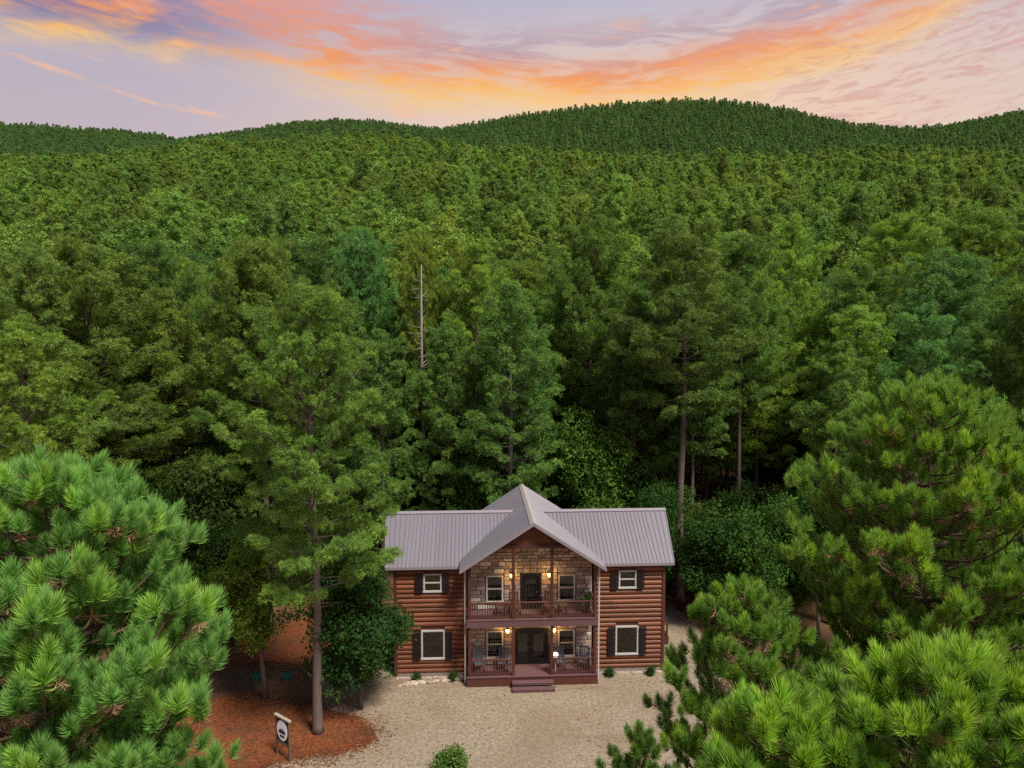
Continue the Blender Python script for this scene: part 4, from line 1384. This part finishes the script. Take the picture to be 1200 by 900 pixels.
# ------------------------------------------------------------------ forest pines
PV = {}
for nm, kw in {
    'tall_a': dict(seed=11, H=26, cb=10.5, Rc=4.3, whorls=20, per=4, k=19, blade=(0.33, 0.042), trunk_r=0.27),
    'tall_b': dict(seed=12, H=26, cb=12.0, Rc=4.0, whorls=21, per=4, k=19, blade=(0.33, 0.042), trunk_r=0.25),
    'tall_c': dict(seed=13, H=26, cb=9.0, Rc=4.6, whorls=21, per=4, k=19, blade=(0.33, 0.042), trunk_r=0.28, top_round=0.5),
    'full_a': dict(seed=14, H=24, cb=5.5, Rc=4.4, whorls=23, per=4, k=19, blade=(0.33, 0.042), trunk_r=0.25, top_round=0.75),
    'full_b': dict(seed=15, H=24, cb=4.5, Rc=4.0, whorls=23, per=4, k=19, blade=(0.33, 0.042), trunk_r=0.24, top_round=0.9),
    'round_a': dict(seed=16, H=26, cb=12.5, Rc=4.5, whorls=19, per=5, k=19, trunk_r=0.26, top_round=0.42, blade=(0.34, 0.043), clump=0.42),
    'bare': dict(seed=18, H=26, cb=14.2, Rc=4.2, whorls=15, per=5, k=19, blade=(0.33, 0.042), trunk_r=0.27, top_round=0.5),
    'round_b': dict(seed=17, H=25, cb=11.0, Rc=4.9, whorls=19, per=5, k=19, trunk_r=0.26, top_round=0.45, blade=(0.34, 0.043), clump=0.42),
}.items():
    PV[nm] = (pine_meshes(nm, M['needle'], **kw), kw['H'], kw['Rc'])
LV = {}
for nm, kw in {
    'broad_a': dict(seed=31, H=9, Rx=3.2, cz=5.6, Rz=3.4, n_leaf=11700, leaf=0.20, lobes=18),
    'broad_b': dict(seed=32, H=9, Rx=2.8, cz=5.4, Rz=3.6, n_leaf=11700, leaf=0.19, lobes=18),
    'broad_c': dict(seed=33, H=9, Rx=3.6, cz=5.0, Rz=3.9, n_leaf=12600, leaf=0.21, lobes=22),
}.items():
    LV[nm] = (leafy_meshes(nm, **kw), kw['cz'] + kw['Rz'], kw['Rx'])

TREES = []          # (x, y, radius) already taken
frr = random.Random(99)


def gz(x, y):
    return float(terrain(x, y))


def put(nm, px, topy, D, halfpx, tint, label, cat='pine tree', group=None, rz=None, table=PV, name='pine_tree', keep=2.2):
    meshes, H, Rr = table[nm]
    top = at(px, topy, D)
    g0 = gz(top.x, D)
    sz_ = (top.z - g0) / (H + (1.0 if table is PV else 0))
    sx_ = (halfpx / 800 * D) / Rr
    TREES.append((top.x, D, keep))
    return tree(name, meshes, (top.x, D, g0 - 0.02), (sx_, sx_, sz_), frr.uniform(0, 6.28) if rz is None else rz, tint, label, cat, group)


# the pine that towers over the yard
kwA = dict(seed=5, H=21.6, cb=7.4, Rc=4.3, whorls=17, per=4, k=26, blade=(0.29, 0.029), clump=.30, n_tuft=12, trunk_r=0.235, top_round=0.62, lo=0.75, seg=10, stubs=6)
PV['yard'] = (pine_meshes('yard_pine', M['needle'], **kwA), 21.6, 4.3)
put('yard', 363, 334, 32.3, 108, (.9, .92, 0.8), 'tall pine with bare lower trunk standing in the pine straw bed left of the cabin', rz=0.7)

G0 = (1, 1, 1)
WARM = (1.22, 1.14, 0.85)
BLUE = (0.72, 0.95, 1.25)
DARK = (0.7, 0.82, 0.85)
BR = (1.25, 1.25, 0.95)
feat = [
    ('tall_c', 104, 290, 43, 105, (1.15, 1.05, .95), 'large spreading pine left of the yard, trunk showing through its crown'),
    ('full_a', 20, 366, 31, 92, WARM, 'yellow-green pine at the left edge above the close young pine'),
    ('full_b', 190, 330, 47, 74, (1.2, 1.08, .9), 'warm green pine just right of the large spreading pine'),
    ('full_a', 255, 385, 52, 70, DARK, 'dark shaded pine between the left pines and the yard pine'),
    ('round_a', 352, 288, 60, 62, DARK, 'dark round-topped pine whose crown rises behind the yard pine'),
    ('round_b', 424, 280, 62, 50, BLUE, 'blue-green round-topped pine right of the yard pine top'),
    ('tall_b', 556, 282, 57, 52, BR, 'bright-topped pine right of the bare grey trunk'),
    ('full_b', 598, 322, 50.5, 72, (.8, .95, 1.0), 'pine with pale straight trunk rising directly behind the cabin roof peak'),
    ('round_b', 690, 264, 60, 62, (1.0, 1.05, .9), 'broad pine with a high double crown behind the cabin ridge'),
    ('bare', 803, 266, 49.5, 86, G0, 'tall pine with pale trunk at the right end of the cabin'),
    ('bare', 872, 279, 55, 55, (.85, .98, 1.0), 'slim pine with dark bare trunk right of the cabin'),
    ('tall_c', 926, 262, 63, 60, BR, 'bright-topped pine above the right-hand understorey'),
    ('tall_a', 1052, 252, 66, 66, (1.2, 1.15, .85), 'tall bright-topped pine right of the middle with a flat crown'),
    ('round_a', 1150, 256, 64, 66, (1.15, 1.12, .9), 'tall round-topped pine near the right edge'),
    ('full_a', 1080, 352, 46, 68, BLUE, 'blue-green pine behind the top of the large close pine'),
    ('full_b', 985, 392, 45, 60, (.95, 1.0, .9), 'shaded pine right of the slim dark trunk'),
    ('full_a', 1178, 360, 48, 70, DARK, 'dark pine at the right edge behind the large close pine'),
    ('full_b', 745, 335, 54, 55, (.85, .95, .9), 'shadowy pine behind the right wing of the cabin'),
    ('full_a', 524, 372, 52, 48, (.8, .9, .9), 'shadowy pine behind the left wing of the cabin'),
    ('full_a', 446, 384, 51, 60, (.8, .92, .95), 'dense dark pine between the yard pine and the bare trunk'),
]
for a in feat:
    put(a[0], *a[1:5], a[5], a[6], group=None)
# small pointed conifer at the right edge
tp = at(1170, 447, 36)
PV['young'] = (pine_meshes('young_conifer', M['needle'], seed=41, H=12, cb=1.0, Rc=2.0, whorls=26, per=5, k=14, blade=(0.22, 0.04), trunk_r=0.12, top_round=1.5, lo=0.95, tufts_every=0.3), 12, 2.0)
put('young', 1170, 447, 36, 30, (1.0, 1.25, 1.35), 'small pointed pale green conifer behind the large close pine')

# bare dead trunk with stub branches
dead = empty('dead_tree', (0, 0, 0))
dp = at(493, 310, 54)
zg = gz(dp.x, 54)
dead.location = (dp.x, 54, zg)
hh = dp.z - zg
mb = MB().tube([(0, 0, 0), (0.1, 0, hh * .4), (0.0, 0.05, hh * .7), (0.05, 0, hh)], [0.2, 0.16, 0.12, 0.04], 8)
mb.build('trunk', M['bark_pale'], dead, smooth=True)
drr = random.Random(8)
for i in range(46):
    z0 = hh * drr.uniform(0.5, 0.97); a_ = drr.uniform(0, 6.28); L = drr.uniform(0.5, 2.0)
    e = Vector((math.cos(a_) * L, math.sin(a_) * L, drr.uniform(-.1, .5) * L))
    MB().tube([(0, 0, z0), Vector((0, 0, z0)) + e * .6, Vector((0, 0, z0)) + e + Vector((0, 0, .1))], [0.04, 0.025, 0.008], 4, False).build('branch', M['bark_pale'], dead)
tag(dead, 'bare pale grey dead trunk with short stub branches behind the cabin', 'dead tree')
TREES.append((dp.x, 54, 2.5))
# two yellowing broadleaf crowns between the pines
for px, ty, D, hp, tint, lb in [(281, 304, 60, 19, (3.6, 2.5, .55), 'small bright yellow autumn tree among the pines')]:
    top = at(px, ty, D); g0 = gz(top.x, D); H = top.z - g0
    mz = leafy_meshes('autumn', seed=int(px), H=H, Rx=hp / 800 * D, cz=H - 2.3, Rz=2.3, n_leaf=4500, leaf=0.26, lobes=10, trunk_r=0.16)
    tree('autumn_tree', mz, (top.x, D, g0), 1.0, 0, tint, lb, 'tree')
    TREES.append((top.x, D, 1.5))

put('round_a', 496, 286, 58.5, 30, (1.4, 1.18, .8), 'olive-tan pine crown rising just behind the bare grey trunk')
put('round_b', 545, 298, 72, 34, (1.6, 1.2, .8), 'tan-yellow pine crown between the middle pines')
# understorey broadleaf trees that are singled out
und = [
    ('yard_dark', 420, 645, 34.4, 58, (.5, .66, .7), 'dark green leafy tree overlapping the left wing of the cabin', 1),
    ('yard_yellow', 306, 602, 35.4, 54, (1.6, 1.25, .7), 'yellow-green leafy tree with thin dark trunk left of the yard pine', 1),
    ('broad_a', 690, 488, 51.5, 58, (1.05, 1.0, .7), 'bright green leafy tree behind the right half of the cabin roof', 0),
    ('broad_b', 772, 560, 47.3, 36, (.5, .68, .68), 'dark leafy tree touching the right end of the cabin roof', 0),
    ('broad_c', 540, 462, 53, 46, (1.0, 1.05, .9), 'leafy tree behind the left half of the cabin roof', 0),
    ('broad_a', 902, 585, 43, 50, (.62, .75, .6), 'leafy tree right of the cabin beside the slim dark trunk', 0),
    ('broad_b', 845, 602, 44.5, 46, (.42, .56, .55), 'low dark leafy tree right of the cabin end', 0),
    ('broad_b', 965, 560, 43, 50, (.7, .85, .85), 'dark leafy tree at the left side of the large close pine', 0),
    ('broad_c', 200, 540, 46, 48, (.75, .9, .8), 'dark leafy tree left of the yellow-green tree', 0),
    ('broad_a', 165, 560, 42, 55, (.6, .7, .55), 'leafy tree above the close young pine on the left', 0),
]
LV['yard_dark'] = (leafy_meshes('yard_leafy', seed=36, H=8.6, Rx=2.7, cz=4.5, Rz=4.1, n_leaf=20000, leaf=0.18, lobes=44, trunk_r=.11), 8.6, 2.6)
LV['yard_yellow'] = (leafy_meshes('yard_yellow', seed=37, H=9, Rx=2.4, cz=5.9, Rz=3.1, n_leaf=14000, leaf=0.15, lobes=24, trunk_r=.12), 9.0, 2.4)
for nm, px, ty, D, hp, tint, lb, lean_ in und:
    o = put(nm, px, ty, D, hp, tint, lb, 'tree', None, None, LV, 'leafy_tree', 1.8)

# forest fill: jittered, never in front of the house or on the yard
CLEAR = [(a[1], a[3], a[4] * .55) for a in feat] + [(281, 60, 24), (493, 57, 18), (257, 58, 16)]


def hides(x, y):
    pxx = x / y * 800 + 600
    return any(y < D - 1 and abs(pxx - p_) < w_ for p_, D, w_ in CLEAR)


def free(x, y, r):
    return all((x - a) ** 2 + (y - b) ** 2 > (max(r, c)) ** 2 for a, b, c in TREES)


def ok_spot(x, y):
    if abs(x) > 0.79 * y + 3: return False
    if -10 < x < 12.5 and y < 49.5: return False
    if x >= 12.5 and y < 42 + max(0, (20 - x)) * 0.8: return False
    if x <= -10 and y < 39 + max(0, (x + 20)) * 0.9: return False
    return True


cand = []
for i in range(9000):
    y = math.sqrt(frr.uniform(38 ** 2, 128 ** 2)); x = frr.uniform(-0.8, 0.8) * y
    if ok_spot(x, y): cand.append((x, y))
n_p = 0
zones = {'l': ('tall pine in the dense forest left of the cabin', 'forest pines left of the cabin'),
         'b': ('tall pine in the dense forest straight behind the cabin', 'forest pines behind the cabin'),
         'r': ('tall pine in the dense forest right of the cabin', 'forest pines right of the cabin')}
keys = ['tall_a', 'tall_b', 'tall_c', 'full_a', 'full_b', 'round_a', 'round_b']
far_start = []
PINE_LEFT = 300 - len(feat) - 4
LANDS = [(100, 'at the left edge of the photo'), (200, 'above the close young pine on the left'), (300, 'above the two green lids'), (400, 'behind the yard pine'),
         (460, 'above the dark leafy tree'), (545, "above the cabin's left wing"), (625, 'above the left half of the porch'), (705, 'above the right half of the porch'),
         (790, "above the cabin's right wing"), (890, 'just right of the cabin'), (990, 'above the smaller close pine'), (1100, 'above the large close pine'), (9999, 'at the right edge of the photo')]
ROWS_ = ['front', 'second', 'third', 'fourth', 'fifth', 'sixth', 'seventh', 'eighth', 'ninth', 'tenth', 'eleventh', 'twelfth', 'thirteenth', 'fourteenth', 'fifteenth']
SHAPE = {'tall': 'high-crowned', 'full': 'low-branched', 'round': 'round-topped'}


def land(pxx):
    return next(t_ for lim_, t_ in LANDS if pxx < lim_)


cand.sort(key=lambda c_: c_[1])
for x, y in cand:
    if not free(x, y, 3.5 + 0.012 * y) or hides(x, y): continue
    TREES.append((x, y, 3.0))
    if n_p >= PINE_LEFT:
        far_start.append((x, y)); continue
    nm = frr.choice(keys)
    meshes, H, Rr = PV[nm]
    h_ = frr.uniform(18.5, 25.5)
    s_ = h_ / H
    pxx = x / y * 800 + 600
    z_ = 'l' if pxx < 455 else ('r' if pxx > 785 else 'b')
    tn, tw_ = frr.choice([(G0, 'mid-green'), (G0, 'mid-green'), (WARM, 'yellow-green'), (BR, 'bright'), (BLUE, 'blue-green'), (DARK, 'dark'), ((1.1, 1.05, .9), 'olive'), ((.9, 1.0, .95), 'deep green')])
    lb_ = '%s %s pine %s, %s row' % (tw_, SHAPE[nm.split('_')[0]], land(pxx), ROWS_[min(14, int((y - 38) / 7))])
    sx_ = s_ * frr.uniform(0.8, 1.08)
    tree('pine_tree', meshes, (x, y, gz(x, y) - 0.05), (sx_, sx_, s_), frr.uniform(0, 6.28), tn, lb_, 'pine tree', zones[z_][1])
    n_p += 1
Y_LAST = max([c_[1] for c_ in TREES]) if not far_start else far_start[0][1]

# understorey fill below the canopy
n_u = 0
for i in range(1200):
    if n_u >= 70: break
    y = frr.uniform(40, 70); x = frr.uniform(-0.78, 0.78) * y
    if not ok_spot(x, y): continue
    if not all((x - a) ** 2 + (y - b) ** 2 > 2.0 ** 2 for a, b, c_ in TREES): continue
    TREES.append((x, y, 2.0))
    nm = frr.choice(list(LV)); meshes, H, Rr = LV[nm]
    s_ = frr.uniform(0.7, 1.25)
    pxx = x / y * 800 + 600
    z_ = 'left of' if pxx < 455 else ('right of' if pxx > 785 else 'straight behind')
    v_ = frr.uniform(.42, .85)
    tree('leafy_tree', meshes, (x, y, gz(x, y) - .05), (s_, s_, s_ * frr.uniform(.9, 1.3)), frr.uniform(0, 6.28), (v_ * frr.uniform(.8, 1.3), v_, v_ * .9),
         '%s understorey tree %s, %s row' % ('dark' if v_ < .57 else ('mid-green' if v_ < .71 else 'brighter'), land(pxx), ROWS_[min(14, int((y - 38) / 7))]), 'tree', 'understorey trees %s the cabin' % z_)
    n_u += 1

# ------------------------------------------------------------------ the forest beyond, as one mass
src = bpy.data.collections.new('forest_sources')


def merged(name, mat, **kw):
    wood, V, Fc, tone = pine_parts(**kw)
    # triangulate wood
    WV = np.array(wood.v); WF = []
    for f in wood.f:
        for q in range(1, len(f) - 1): WF.append((f[0], f[q], f[q + 1]))
    WF = np.array(WF)
    allV = np.concatenate([WV, V]); allF = np.concatenate([WF, Fc + len(WV)])
    mi = np.concatenate([np.zeros(len(WF), int), np.ones(len(Fc), int)])
    tn = np.concatenate([np.zeros(len(WV)), tone])
    me = np_mesh(name, allV, allF, None, tn, [M['bark_far'], mat], mi)
    ob = bpy.data.objects.new(name, me)
    src.objects.link(ob)
    return ob


for i in range(5):
    merged('a%d' % i, M['needle_far'], seed=50 + i, H=23, cb=[6, 8, 7, 9, 5][i], Rc=[3.9, 3.6, 4.2, 3.6, 3.7][i], whorls=17, per=4, twig=False, k=8, blade=(0.55, 0.17), tufts_every=0.55, clump=.55, n_tuft=8, flat=.85, outw=.35, top_round=[.7, .6, .5, .6, .95][i], trunk_r=.2, seg=5, stubs=0)
for i in range(5):
    merged('b%d' % i, M['needle_far'], seed=70 + i, H=19, cb=[3, 4, 3, 5, 2.5][i], Rc=[3.5, 3.4, 3.8, 3.2, 3.4][i], whorls=10, per=4, twig=False, k=6, blade=(0.85, 0.38), tufts_every=0.9, clump=.7, n_tuft=7, flat=.85, outw=.4, top_round=[.5, .45, .4, .5, .7][i], trunk_r=.2, seg=4, stubs=0)



def merged_leafy(name, **kw):
    wood, V, Fc, tone = leafy_parts(**kw)
    WV = np.array(wood.v); WF = np.array([f_[:4] for f_ in wood.f if len(f_) == 4])
    me = np_mesh(name, np.concatenate([WV, V]), np.concatenate([WF, Fc + len(WV)]), None, np.concatenate([np.zeros(len(WV)), tone]), [M['bark_far'], M['needle_far']], np.concatenate([np.zeros(len(WF), int), np.ones(len(Fc), int)]))
    src.objects.link(bpy.data.objects.new(name, me))


for i in range(5):
    c_ = src.objects['b%d' % i].copy(); c_.name = 'c%d' % i; c_.data = c_.data.copy(); c_.data.materials[1] = M['needle_hill_haze']; src.objects.link(c_)
merged_leafy('a5', seed=91, H=19, Rx=4.2, cz=14, Rz=5.2, n_leaf=2600, leaf=.55, lobes=16, trunk_r=.2)
merged_leafy('a6', seed=92, H=17, Rx=3.6, cz=12.5, Rz=5.4, n_leaf=2600, leaf=.5, lobes=16, trunk_r=.2)
merged_leafy('b5', seed=93, H=17, Rx=3.8, cz=12.5, Rz=4.6, n_leaf=900, leaf=.9, lobes=12, trunk_r=.2)
fr_ = np.random.default_rng(23)
pts_ = []
def scatter(y0, y1, sp):
    """uneven natural stand: random spots thinned to a minimum spacing"""
    n_ = int(0.5 * (1.62 * (y1 * y1 - y0 * y0) + 80 * (y1 - y0)) / (sp * sp) * 2.6)
    yy = np.sqrt(fr_.uniform(y0 * y0, y1 * y1, n_)); xx = fr_.uniform(-0.81, 0.81, n_) * yy + fr_.uniform(-20, 20, n_)
    used = {}; keep_ = []
    need = fr_.uniform(0.62, 1.0, n_) * sp
    for i_ in range(n_):
        ci_, cj_ = int(xx[i_] // sp), int(yy[i_] // sp)
        bad = False
        for a_ in (-1, 0, 1):
            for b_ in (-1, 0, 1):
                for (ux, uy) in used.get((ci_ + a_, cj_ + b_), ()):
                    if (ux - xx[i_]) ** 2 + (uy - yy[i_]) ** 2 < need[i_] ** 2: bad = True; break
                if bad: break
            if bad: break
        if not bad:
            used.setdefault((ci_, cj_), []).append((xx[i_], yy[i_])); keep_.append(i_)
    pts_.append(np.stack([xx[keep_], yy[keep_]], -1))


scatter(Y_LAST + 1, 300, 7.2)
scatter(300, 640, 7.4)
scatter(690, 1290, 6.3)
PT = np.concatenate(pts_)
if far_start: PT = np.concatenate([PT, np.array([q for q in far_start if q[1] < Y_LAST + 2]).reshape(-1, 2)])
PZ = terrain(PT[:, 0], PT[:, 1])
hgt = np.clip(fr_.normal(0.95, 0.15, len(PT)), .5, 1.25)
# leave out what the slope in front hides completely
keep = np.ones(len(PT), bool)
topang = (PZ + 24 - CAM_H) / PT[:, 1]
for dd in np.arange(130, 1200, 15.0):
    xx = PT[:, 0] / PT[:, 1] * dd
    hor_ = (terrain(xx, np.full(len(PT), dd)) + 6 - CAM_H) / dd
    keep &= ~((PT[:, 1] > dd + 25) & (topang < hor_))
PT, PZ, hgt = PT[keep], PZ[keep], hgt[keep]
print('forest instances', len(PT), 'pines', n_p, 'understorey', n_u, 'ylast', Y_LAST)
var = np.where(PT[:, 1] < 300, fr_.integers(0, 7, len(PT)), np.where(PT[:, 1] < 660, fr_.integers(7, 13, len(PT)), fr_.integers(13, 18, len(PT))))
hgt = np.where(PT[:, 1] < 660, hgt * .95, np.clip(hgt, .6, 1.2) * .85)
me = bpy.data.meshes.new('forest')
me.from_pydata(np.stack([PT[:, 0], PT[:, 1], PZ - .1], -1).tolist(), [], [])
at_ = me.attributes.new('variant', 'INT', 'POINT'); at_.data.foreach_set('value', var.astype(np.int32))
at_ = me.attributes.new('spin', 'FLOAT', 'POINT'); at_.data.foreach_set('value', fr_.uniform(0, 6.28, len(PT)).astype(np.float32))
at_ = me.attributes.new('grow', 'FLOAT', 'POINT'); at_.data.foreach_set('value', hgt.astype(np.float32))
forest = link('forest', me)
tag(forest, 'dense pine forest covering the slopes and hills up to the skyline', 'forest', kind='stuff')
ng = bpy.data.node_groups.new('forest_trees', 'GeometryNodeTree')
ng.interface.new_socket('Geometry', in_out='INPUT', socket_type='NodeSocketGeometry')
ng.interface.new_socket('Geometry', in_out='OUTPUT', socket_type='NodeSocketGeometry')
nn = ng.nodes; ll = ng.links
gi = nn.new('NodeGroupInput'); go = nn.new('NodeGroupOutput')
ci = nn.new('GeometryNodeCollectionInfo'); ci.inputs['Collection'].default_value = src
ci.inputs['Separate Children'].default_value = True; ci.inputs['Reset Children'].default_value = True
ip = nn.new('GeometryNodeInstanceOnPoints'); ip.inputs['Pick Instance'].default_value = True


def named(nm, typ):
    a_ = nn.new('GeometryNodeInputNamedAttribute'); a_.data_type = typ; a_.inputs[0].default_value = nm
    return a_.outputs[0]


cx = nn.new('ShaderNodeCombineXYZ')
ll.new(named('spin', 'FLOAT'), cx.inputs[2])
ll.new(gi.outputs[0], ip.inputs['Points']); ll.new(ci.outputs[0], ip.inputs['Instance'])
ll.new(named('variant', 'INT'), ip.inputs['Instance Index'])
ll.new(cx.outputs[0], ip.inputs['Rotation'])
ll.new(named('grow', 'FLOAT'), ip.inputs['Scale'])
ll.new(ip.outputs[0], go.inputs[0])
md = forest.modifiers.new('trees', 'NODES'); md.node_group = ng

# ------------------------------------------------------------------ loose pine straw and litter feathering the bed edges
lr = np.random.default_rng(5)
bed = np.array([(-17.5, 28.6), (-12.6, 29.0), (-10.3, 30.2), (-8.2, 30.7), (-7.0, 31.4), (-7.1, 32.5), (-8.3, 33.5), (-10.2, 34.0), (-12.8, 35.2), (-15.2, 35.6)])
bed2 = np.array([(-16.8, 39.6), (-12.2, 39.4), (-9.0, 39.2), (-7.9, 41.5)])


def along(poly, n_):
    seg = lr.integers(0, len(poly) - 1, n_); t_ = lr.uniform(0, 1, n_)[:, None]
    return poly[seg] * (1 - t_) + poly[seg + 1] * t_


q_ = np.concatenate([along(bed, 5200), along(bed2, 2200)])
q_ = q_ + lr.normal(size=q_.shape) * lr.choice([.12, .3, .6], (len(q_), 1))
q_ = np.concatenate([q_, np.stack([lr.uniform(-18, -8, 2600), lr.uniform(28.8, 35.5, 2600)], -1)])
n_ = len(q_)
ang_ = lr.uniform(0, 6.28, n_); ln_ = lr.uniform(.06, .2, n_); wd_ = lr.uniform(.012, .035, n_)
dx_, dy_ = np.cos(ang_), np.sin(ang_)
z0_ = np.full(n_, .034)
P0 = np.stack([q_[:, 0] - dy_ * wd_, q_[:, 1] + dx_ * wd_, z0_], -1)
P1 = np.stack([q_[:, 0] + dy_ * wd_, q_[:, 1] - dx_ * wd_, z0_], -1)
P2 = np.stack([q_[:, 0] + dx_ * ln_, q_[:, 1] + dy_ * ln_, z0_ + lr.uniform(.0, .06, n_)], -1)
VV = np.stack([P0, P1, P2], 1).reshape(-1, 3)
o = link('loose_straw', np_mesh('loose_straw', VV, np.arange(len(VV)).reshape(-1, 3), M['straw']))
tag(o, 'loose orange pine straw scattered over the mulch bed edges', 'pine straw', kind='stuff')

# fallen leaves blown over the gravel
q_ = np.stack([lr.uniform(-7.5, 10, 1100), lr.uniform(27.5, 37.5, 1100)], -1)
q_ = q_[(lr.uniform(0, 1, len(q_)) < np.clip(0.35 + 0.5 * np.sin(q_[:, 0] * .9) * np.cos(q_[:, 1] * .7) + np.abs(q_[:, 0] - 1) * .03, .05, 1))]
n_ = len(q_)
ang_ = lr.uniform(0, 6.28, n_); r_ = lr.uniform(.02, .045, n_); tl_ = lr.uniform(-.02, .03, (n_, 4))
VV = np.stack([np.stack([q_[:, 0] + r_ * np.cos(ang_ + k_ * 1.5708) * (1 if k_ % 2 else 1.7), q_[:, 1] + r_ * np.sin(ang_ + k_ * 1.5708) * (1 if k_ % 2 else 1.7), .045 + tl_[:, k_]], -1) for k_ in range(4)], 1).reshape(-1, 3)
o = link('fallen_leaves', np_mesh('fallen_leaves', VV, np.arange(len(VV)).reshape(-1, 4), M['dead_needle']))
tag(o, 'small brown fallen leaves scattered over the gravel yard', 'leaves', kind='stuff')

# tell look-alike neighbours apart by their place
byl = {}
for o in list(col.objects):
    if o.parent is None and 'label' in o.keys(): byl.setdefault(o['label'], []).append(o)
for lb, os_ in byl.items():
    if len(os_) < 2: continue
    os_.sort(key=lambda o_: o_.location.x / max(1, o_.location.y))
    names_ = {2: ['left one', 'right one'], 3: ['left one', 'middle one', 'right one'], 4: ['left one', 'inner left', 'inner right', 'right one']}.get(len(os_))
    if names_:
        for o_, nm_ in zip(os_, names_): o_['label'] = lb + ', ' + nm_
